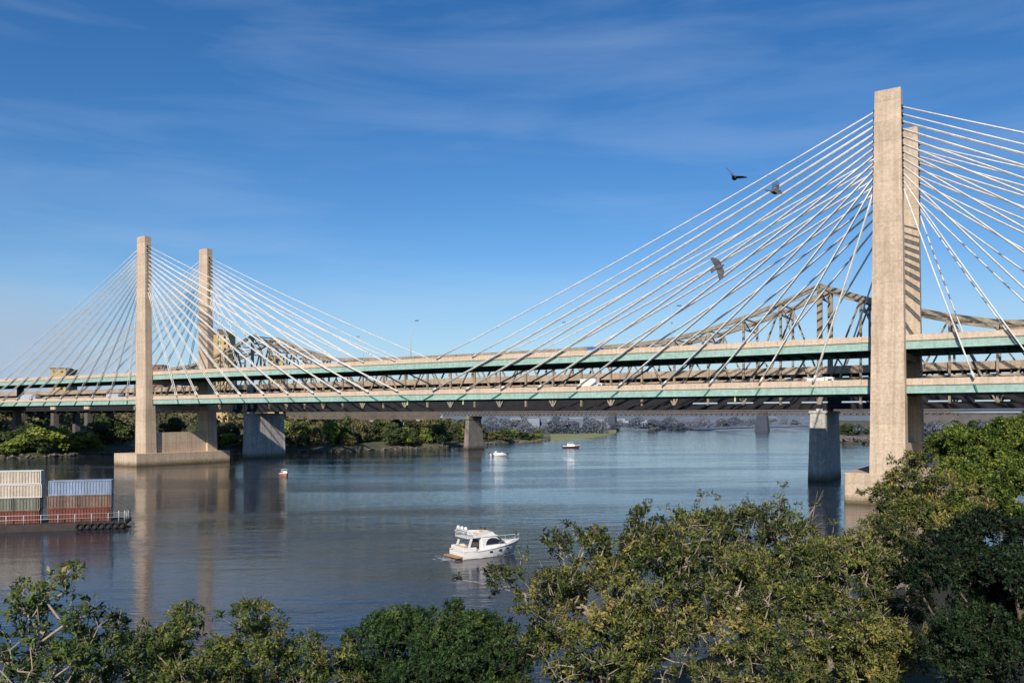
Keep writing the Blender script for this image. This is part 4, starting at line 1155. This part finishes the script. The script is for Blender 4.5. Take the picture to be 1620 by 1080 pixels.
KIND = {"dark": ("crown_dark", "dark green tree"), "olive": ("crown_olive", "olive brown bushy tree"), "green": ("crown_green", "fresh green round tree"), "haze": ("crown_haze", "grey blue hazy tree")}
PROT = {}
for i, k in enumerate(KIND):
    PROT[k] = [bank_variant(100 + 10 * i + j, M[KIND[k][0]], 12.0, 9.5 + j, leaf=.78) for j in range(3)]
PK = {id(o): kids_of(o) for k in PROT for o in PROT[k]}
USED = set()
def put_tree(k, px, b, zb, h, w, label, group):
    o = random.choice(PROT[k]); kk = PK[id(o)]
    c = o if id(o) not in USED else copy_tree(o, kk)
    USED.add(id(o))
    q = G(px, b); c.location = (q.x, q.y, zb)
    c.rotation_euler = (0, 0, random.uniform(0, 6.28)); s = w / 10.0
    c.scale = (s, s, h / 12.0)
    tag(c, label, "tree", group)
    return c
def shore_b(px):
    return float(np.interp(px, [p for p, _ in LSH], [b for _, b in LSH]))
# (px, offset behind shore, base z, top y in the photo, width px, kind)
spec = [(-60, 8, 2, 688, 60, "green"), (-25, 5, 2, 690, 46, "dark"), (8, 8, 1, 684, 46, "dark"), (22, 3, 1, 694, 36, "green"), (5, -1, .5, 703, 22, "green"),
        (47, 14, 2, 670, 54, "dark"), (33, 6, 1.5, 688, 34, "green"), (62, 12, 2, 674, 44, "green"), (60, 5, 1, 692, 40, "dark"),
        (86, 6, 1, 679, 46, "green"), (98, 10, 1.5, 681, 40, "green"), (126, 6, 1, 683, 52, "green"), (140, 9, 1, 688, 40, "green"), (112, 4, .6, 696, 30, "green")]
L1 = {"green": "fresh green round tree at the water's edge left of the left tower", "dark": "dark green tree behind the green ones left of the left tower"}
for px, o, zb, ty, wp, k in spec:
    b = shore_b(px) + o; h = H + (660 - ty) * b / F - zb
    put_tree(k, px, b, zb, h * 1.08, wp * b / F * 1.15, L1[k], "trees on the bank left of the left tower")
for i in range(16):     # dark mass under the deck, left and right of the left tower
    px = random.uniform(150, 212) if i % 2 else random.uniform(240, 390); b = shore_b(px) + random.uniform(8, 45)
    ty = random.uniform(658, 672); zb = 2.5
    put_tree("dark", px, b, zb, H + (660 - ty) * b / F - zb, random.uniform(10, 15), "dark tree in the shade of the decks around the left tower", "shaded trees around the left tower")
for i in range(26):     # olive wood between the two piers
    px = 350 + i * 8.6 + random.uniform(-5, 5); b = shore_b(px) + random.choice((3, 7, 14, 24)) + random.uniform(0, 5)
    ty = random.uniform(663, 690) if b - shore_b(px) < 10 else random.uniform(656, 668); zb = 1.8
    k = "olive" if random.random() < .6 else random.choice(("dark", "green"))
    put_tree(k, px, b, zb, H + (660 - ty) * b / F - zb, random.uniform(8.5, 14), {"olive": "olive brown bushy tree on the bank between the left tower and the dark pier", "dark": "dark bushy tree on the bank between the left tower and the dark pier", "green": "greener bushy tree on the bank between the left tower and the dark pier"}[k], "trees on the bank between the piers")
for i in range(22):
    px = 615 + i * 7 + random.uniform(-4, 4); b = shore_b(px) + random.choice((2, 5, 16)) + random.uniform(0, 5)
    ty = random.uniform(666, 688); zb = 1.5
    k = random.choice(("olive", "dark", "dark", "green"))
    put_tree(k, px, b, zb, H + (660 - ty) * b / F - zb, random.uniform(8, 13), {"olive": "olive tree on the rocky bank near the dark stone pier", "dark": "dark tree on the rocky bank near the dark stone pier", "green": "green tree on the rocky bank near the dark stone pier"}[k], "trees on the rocky bank by the dark pier")
for i in range(20):
    px = 560 + i * 9.5 + random.uniform(-4, 4); b = shore_b(px) + random.uniform(28, 60); ty = random.uniform(657, 666)
    put_tree(random.choice(("olive", "olive", "dark")), px, b, 3, H + (660 - ty) * b / F - 3, random.uniform(10, 15), "olive brown tree set back from the rocky bank, under the low girder bridge", "trees set back behind the rocky bank")
for i in range(16):
    px = 770 + i * 5.6 + random.uniform(-3, 3); b = shore_b(px) + random.uniform(2, 22)
    ty = random.uniform(674, 686) + i * .3; zb = 1.5
    put_tree(random.choice(("green", "olive", "dark")), px, b, zb, max(4, H + (660 - ty) * b / F - zb), random.uniform(8, 12), "low bushy tree at the root of the grassy spit", "low trees by the grassy spit")
for i in range(24):     # hazy trees, far bank and behind the town
    px = random.uniform(790, 1330); b = random.uniform(1120, 1320) if px > 960 else random.uniform(900, 1150)
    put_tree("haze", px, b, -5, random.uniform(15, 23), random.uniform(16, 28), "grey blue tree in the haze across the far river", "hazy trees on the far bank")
for i in range(30):     # right side, behind the tower and above the green canopy
    px = random.uniform(1445, 1640) if i % 3 else random.uniform(1325, 1380); b = random.uniform(480, 560) if px > 1400 else random.uniform(640, 690)
    ty = random.uniform(660, 690) if px > 1400 else random.uniform(668, 682)
    zb = 2.5
    put_tree(random.choice(("haze", "dark", "haze")) if px > 1400 else random.choice(("haze", "dark")), px, b, zb - 2, 2 + H + (660 - ty) * b / F - zb, random.uniform(10, 17), "shaded tree behind the big tower, below the truss bridge" if px > 1400 else "dark tree on the rocky shore just left of the big tower", "shaded trees beyond the big tower" if px > 1400 else "dark trees on the rocky shore")

for i in range(22):
    px = 1452 + i * 9 + random.uniform(-4, 4); b = random.uniform(430, 470)
    put_tree(random.choice(("haze", "haze", "dark")), px, b, 2, H + (660 - random.uniform(664, 684)) * b / F - 2, random.uniform(8, 12), "low shaded tree in front of the arched viaduct behind the bright canopy", "low trees before the arched viaduct")

# distant wooded rise behind the left bank: reads as one mass
rng = np.random.default_rng(5)
n = 26000
px = rng.uniform(-80, 640, n); off = rng.uniform(90, 330, n)
bb = np.interp(px, [p for p, _ in LSH], [b for _, b in LSH]) + off
hh = np.array([hillh(p) for p in px])
zz = np.interp(off, [60, 120, 260, 700], [0, .5, 1, 1.1]) * hh + 3 + 6 * np.abs(np.sin(px * .21 + off * .13)) * rng.random(n) + rng.random(n) * 3
a = (px - 810) / F * bb
P = np.stack([CS * a - SN * bb, SN * a + CS * bb, zz], 1)
nr = unit(rng.normal(size=(n, 3)) + np.array([0.2, -.6, .7])); ax = unit(np.cross(nr, rng.normal(size=(n, 3))))
Ln = rng.uniform(1.2, 3.0, n); V, Q = leaves(P, ax, nr, Ln, Ln * .8, .1)
o = np_mesh("wooded_rise", V, Q, M["crown_olive"], tint=np.clip(.35 + .25 * np.sin(px * .07) + rng.normal(0, .2, n), 0, 1))
tag(o, "brownish wooded rise behind the left bank seen between the decks", "woodland", kind="stuff")

n = 45000
px = rng.uniform(765, 1335, n); bb = np.where(px < 960, rng.uniform(880, 1080, n), rng.uniform(1225, 1420, n))
edge = 5 + 6 * np.abs(np.sin(px * .055) + .6 * np.sin(px * .19 + 1))
zz = rng.random(n) * edge + (bb - np.where(px < 960, 880, 1225)) * .035
a = (px - 810) / F * bb
P = np.stack([CS * a - SN * bb, SN * a + CS * bb, zz], 1)
nr = unit(rng.normal(size=(n, 3)) + np.array([0.2, -.6, .7])); ax = unit(np.cross(nr, rng.normal(size=(n, 3))))
Ln = rng.uniform(1.3, 3.0, n); V, Q = leaves(P, ax, nr, Ln, Ln * .8, .1)
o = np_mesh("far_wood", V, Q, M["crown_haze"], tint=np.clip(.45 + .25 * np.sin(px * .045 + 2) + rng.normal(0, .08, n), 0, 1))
tag(o, "long low band of grey blue haze coloured trees across the far river", "woodland", kind="stuff")

# ------------------------------------------------------------------ buildings
def building(px, b, w, d, z1, mi, label, hazy=False, zb=0, group=None, roof="flat", name="building", floors=None):
    q = G(px, b); t = empty(name, (q.x, q.y, zb), (0, 0, TH + random.uniform(-.25, .25)), label, "building", group)
    m = M["haze"][mi] if hazy else M["bldg"][mi]
    h = z1 - zb
    MB().box(-w / 2, w / 2, -d / 2, d / 2, -3, h).build("wall", m, t)
    if roof == "flat":
        MB().box(-w / 2 - .3, w / 2 + .3, -d / 2 - .3, d / 2 + .3, h, h + .8).build("roof", M["roof"] if not hazy else M["haze"][2], t)
    else:
        MB().prism([(-w / 2 - .5, h), (w / 2 + .5, h), (0, h + w * .28)], -d / 2 - .5, d / 2 + .5).build("roof", M["roof"] if not hazy else M["haze"][1], t)
    n = max(2, int(w / 4.2)); k = max(1, int(h / 4.0))
    if hazy: return t
    for i in range(n):
        for j in range(k):
            x = -w / 2 + (i + .5) * w / n; z = (j + .55) * h / k
            if z + zb > 12: MB().box(x - .8, x + .8, -d / 2 - .06, -d / 2 + .05, z - .9, z + .9).build("window", M["pane"], t)
    nd = max(1, int(d / 4.5))
    for i in range(nd):
        for j in range(k):
            y = -d / 2 + (i + .5) * d / nd; z = (j + .55) * h / k
            if z + zb > 12: MB().box(w / 2 - .05, w / 2 + .06, y - .8, y + .8, z - .9, z + .9).build("window", M["pane"], t)
    return t
building(352, 560, 13, 12, H + (660 - 530) * 560 / F, 3, "tall ochre building just right of the left tower's rear leg", roof="gable")
building(97, 600, 11, 10, H + (660 - 584) * 600 / F, 3, "yellow tan building top over the upper deck at far left")
building(110, 640, 8, 8, H + (660 - 586) * 640 / F, 4, "dark topped brick building beside the yellow tan one")
building(251, 640, 12, 8, H + (660 - 579) * 640 / F, 4, "low brick building top right of the left tower's front leg")
building(437, 560, 10, 9, H + (660 - 565) * 560 / F, 3, "ochre building under the truss bridge's left peak")
tw = [(606, 560, 26, 14, 664, 2, "long white building among trees under the deck"), (650, 600, 12, 10, 667, 2, "white building right of the long white one"), (672, 560, 7, 8, 660, 0, "tan building between the trees on the left bank"), (703, 640, 9, 10, 662, 0, "tan building behind the dark stone pier")]
for px, b, w, d, ty, mi, lab in tw:
    building(px, b, w, d, H + (660 - ty) * b / F, mi, lab, zb=3)
adj = ["pale", "slate", "white"]
for i in range(44):
    px = random.uniform(772, 960) if i < 26 else random.uniform(975, 1450); b = random.uniform(950, 1200) if i < 26 else random.uniform(1250, 1500)
    mi = random.choice((0, 0, 1, 1, 2)); ty = random.uniform(660, 674)
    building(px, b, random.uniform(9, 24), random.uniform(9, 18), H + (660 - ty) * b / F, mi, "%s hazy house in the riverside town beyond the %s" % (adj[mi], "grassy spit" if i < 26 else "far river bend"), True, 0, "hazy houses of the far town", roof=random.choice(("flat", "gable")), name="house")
# arched abutment behind the green canopy at right
q = G(1540, 470); t = empty("arched_viaduct", (q.x, q.y, 0), (0, 0, 0.05), "grey arched masonry viaduct beyond the bright green canopy", "viaduct")
mb = MB(); R = 3.2
for k in range(-4, 5):
    cx = k * 9.0
    pts = [(cx - 4.5, 0), (cx - R, 0)] + [(cx - R * math.cos(math.pi * j / 10), 14 + R * math.sin(math.pi * j / 10)) for j in range(11)] + [(cx + R, 0), (cx + 4.5, 0), (cx + 4.5, 21), (cx - 4.5, 21)]
    # split into left pier, right pier and spandrel to keep faces convex
    mb.box(cx - 4.5, cx - R, -2.5, 2.5, 0, 14); mb.box(cx + R, cx + 4.5, -2.5, 2.5, 0, 14)
    for j in range(10):
        a0, a1 = math.pi * j / 10, math.pi * (j + 1) / 10
        x0_, x1_ = cx - R * math.cos(a0), cx - R * math.cos(a1)
        mb.prism([(x0_, 14 + R * math.sin(a0)), (x1_, 14 + R * math.sin(a1)), (x1_, 20.5), (x0_, 20.5)], -2.5, 2.5)
    mb.box(cx - 4.5, cx - R, -2.5, 2.5, 14.0, 20.5); mb.box(cx + R, cx + 4.5, -2.5, 2.5, 14.0, 20.5)
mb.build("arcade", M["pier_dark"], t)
MB().box(-42, 42, -2.8, 2.8, 20.502, 21.4).build("parapet", M["pier_dark"], t)

# ------------------------------------------------------------------ foreground trees
def lobe(px, y, b, rpx, ry=None, rb=None):
    """crown lobe: centre by sight line and distance, radii in metres from pixel sizes"""
    c = G(px, b, zat(y, b)); r = rpx * b / F; rz = (ry or rpx) * b / F
    return (tuple(c), (r, rb or r, rz))
def root_at(px, b):
    a = (px - 810) / F * b
    return tuple(W(a, b, gz(a, b) - 0.2))

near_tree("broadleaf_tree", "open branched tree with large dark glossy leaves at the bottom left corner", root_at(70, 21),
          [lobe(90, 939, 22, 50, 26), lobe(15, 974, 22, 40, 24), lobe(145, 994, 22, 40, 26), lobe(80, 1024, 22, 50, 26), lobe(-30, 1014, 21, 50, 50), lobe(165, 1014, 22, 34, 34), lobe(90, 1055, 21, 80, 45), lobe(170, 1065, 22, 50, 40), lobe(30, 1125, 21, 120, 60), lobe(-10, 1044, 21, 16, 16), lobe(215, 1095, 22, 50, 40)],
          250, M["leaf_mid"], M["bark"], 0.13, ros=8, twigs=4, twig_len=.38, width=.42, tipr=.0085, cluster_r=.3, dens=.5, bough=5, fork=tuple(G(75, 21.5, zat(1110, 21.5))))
near_tree("shrubby_tree", "leafy mid green tree at the bottom, right of the big glossy leaved one", root_at(270, 31),
          [lobe(250, 999, 31, 34, 30), lobe(285, 1014, 32, 45, 40), lobe(235, 1055, 31, 60, 45), lobe(300, 1085, 31, 70, 40), lobe(190, 1085, 31, 40, 40), lobe(330, 1034, 32, 34, 40), lobe(262, 1125, 31, 80, 40)],
          300, M["leaf_mid"], M["bark"], 0.12, dens=.72, bough=7, ros=9, twigs=5, twig_len=.42, tipr=.005)
near_tree("shrubby_tree", "rounded mid green tree left of centre with water glinting beneath its right edge", root_at(410, 33),
          [lobe(395, 979, 33, 40, 18), lobe(440, 999, 33, 36, 22), lobe(385, 1034, 33, 55, 42), lobe(440, 1050, 33, 50, 40), lobe(500, 1009, 34, 16, 22), lobe(495, 1044, 34, 32, 26), lobe(350, 1065, 32, 50, 40), lobe(470, 1095, 33, 60, 34), lobe(400, 1115, 32, 90, 40), lobe(545, 1065, 34, 26, 40)],
          400, M["leaf_mid"], M["bark"], 0.12, dens=.75, bough=7, ros=9, twigs=5, twig_len=.42, tipr=.005, tint_shift=.08)
near_tree("dense_tree", "dense dark green fine leaved tree at the bottom centre", root_at(680, 38),
          [lobe(640, 999, 38, 55, 30), lobe(700, 999, 38, 60, 34), lobe(590, 1034, 37, 50, 40), lobe(760, 1014, 38, 55, 40), lobe(670, 1055, 37, 90, 50), lobe(780, 1065, 37, 60, 50), lobe(560, 1085, 36, 50, 40), lobe(600, 1050, 37, 50, 34), lobe(650, 1014, 38, 60, 34), lobe(730, 1014, 38, 60, 34), lobe(820, 1044, 38, 34, 40), lobe(700, 1115, 36, 150, 40)],
          1150, M["leaf_fine"], M["barkd"], 0.10, ros=10, twigs=6, twig_len=.42, tipr=.0045, hollow=.6)
near_tree("broadleaf_tree", "large yellow green tree with many bare pale branches right of centre, left part", root_at(960, 36),
          [lobe(905, 885, 37, 50, 26), lobe(960, 880, 37, 50, 34), lobe(1015, 840, 38, 34, 34), lobe(880, 940, 36, 50, 40), lobe(950, 950, 36, 70, 50), lobe(1040, 920, 37, 70, 60), lobe(1100, 860, 38, 50, 40), lobe(900, 1020, 35, 60, 50), lobe(990, 1030, 35, 80, 60), lobe(1080, 1010, 36, 80, 70), lobe(775, 925, 36, 28, 10), lobe(850, 1000, 36, 34, 40), lobe(960, 1100, 34, 120, 40)],
          640, M["leaf_yel"], M["bark"], 0.14, ros=8, twigs=5, twig_len=.48, tipr=.0095, hollow=.5, stray=1.2)
near_tree("broadleaf_tree", "taller olive crown rising behind the large yellow green tree, with thin upright twigs", root_at(1170, 46),
          [lobe(1110, 828, 46, 36, 20), lobe(1160, 838, 46, 40, 24), lobe(1210, 826, 46, 34, 26), lobe(1250, 852, 46, 30, 24), lobe(1150, 875, 45, 70, 34), lobe(1230, 870, 45, 60, 40), lobe(1300, 868, 45, 36, 20), lobe(1180, 930, 44, 110, 50)],
          320, M["leaf_yel"], M["bark"], 0.15, ros=7, twigs=5, twig_len=.6, tipr=.0095, hollow=.4, tint_shift=-.1, stray=1.5)
near_tree("broadleaf_tree", "broad sunlit yellow green tree filling the bottom right of centre", root_at(1290, 32),
          [lobe(1190, 930, 34, 60, 46), lobe(1270, 915, 34, 60, 44), lobe(1350, 900, 34, 60, 44), lobe(1410, 930, 33, 50, 44), lobe(1150, 1000, 33, 60, 50), lobe(1240, 1000, 32, 80, 60), lobe(1340, 990, 32, 80, 60), lobe(1420, 1010, 32, 56, 60), lobe(1200, 1080, 31, 90, 50), lobe(1310, 1090, 31, 100, 50), lobe(1410, 1090, 31, 70, 50)],
          850, M["leaf_yel"], M["bark"], 0.125, ros=8, twigs=5, twig_len=.42, tipr=.0085, hollow=.55, tint_shift=.02)
near_tree("broadleaf_tree", "olive tree partly hiding the footing of the big tower", root_at(1430, 58),
          [lobe(1428, 745, 58, 34, 16), lobe(1425, 785, 58, 34, 26), lobe(1470, 780, 58, 42, 30), lobe(1400, 832, 57, 46, 30), lobe(1460, 835, 57, 55, 40), lobe(1510, 800, 58, 45, 40), lobe(1370, 868, 56, 34, 26)],
          380, M["leaf_yel"], M["bark"], 0.17, ros=8, twigs=5, twig_len=.6, tipr=.008, tint_shift=.02, stray=1.0)
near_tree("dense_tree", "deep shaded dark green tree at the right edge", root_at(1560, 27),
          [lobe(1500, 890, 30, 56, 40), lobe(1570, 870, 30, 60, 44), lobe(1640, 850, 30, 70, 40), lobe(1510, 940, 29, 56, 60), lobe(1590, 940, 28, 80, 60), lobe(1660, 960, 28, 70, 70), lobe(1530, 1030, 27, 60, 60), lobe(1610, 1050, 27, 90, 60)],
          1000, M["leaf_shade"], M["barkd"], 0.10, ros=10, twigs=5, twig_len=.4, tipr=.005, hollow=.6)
near_tree("dense_tree", "bright green rounded canopy at the right edge below the bridges", root_at(1590, 92),
          [lobe(1530, 705, 94, 44, 20), lobe(1590, 700, 94, 50, 24), lobe(1650, 690, 94, 60, 26), lobe(1560, 745, 90, 60, 34), lobe(1630, 740, 90, 60, 40), lobe(1600, 790, 86, 80, 34)],
          1000, M["leaf_bright"], M["barkd"], 0.26, ros=9, twigs=6, twig_len=.85, tipr=.011, hollow=.7, width=.5)
near_tree("dense_tree", "lower yellow green bush in front of the bright canopy, right of the big tower", root_at(1525, 84),
          [lobe(1512, 745, 84, 30, 22), lobe(1545, 775, 82, 45, 28), lobe(1490, 790, 80, 40, 30)],
          380, M["leaf_bright"], M["barkd"], 0.24, ros=9, twigs=6, twig_len=.7, tipr=.01, hollow=.7, width=.5, tint_shift=.05)
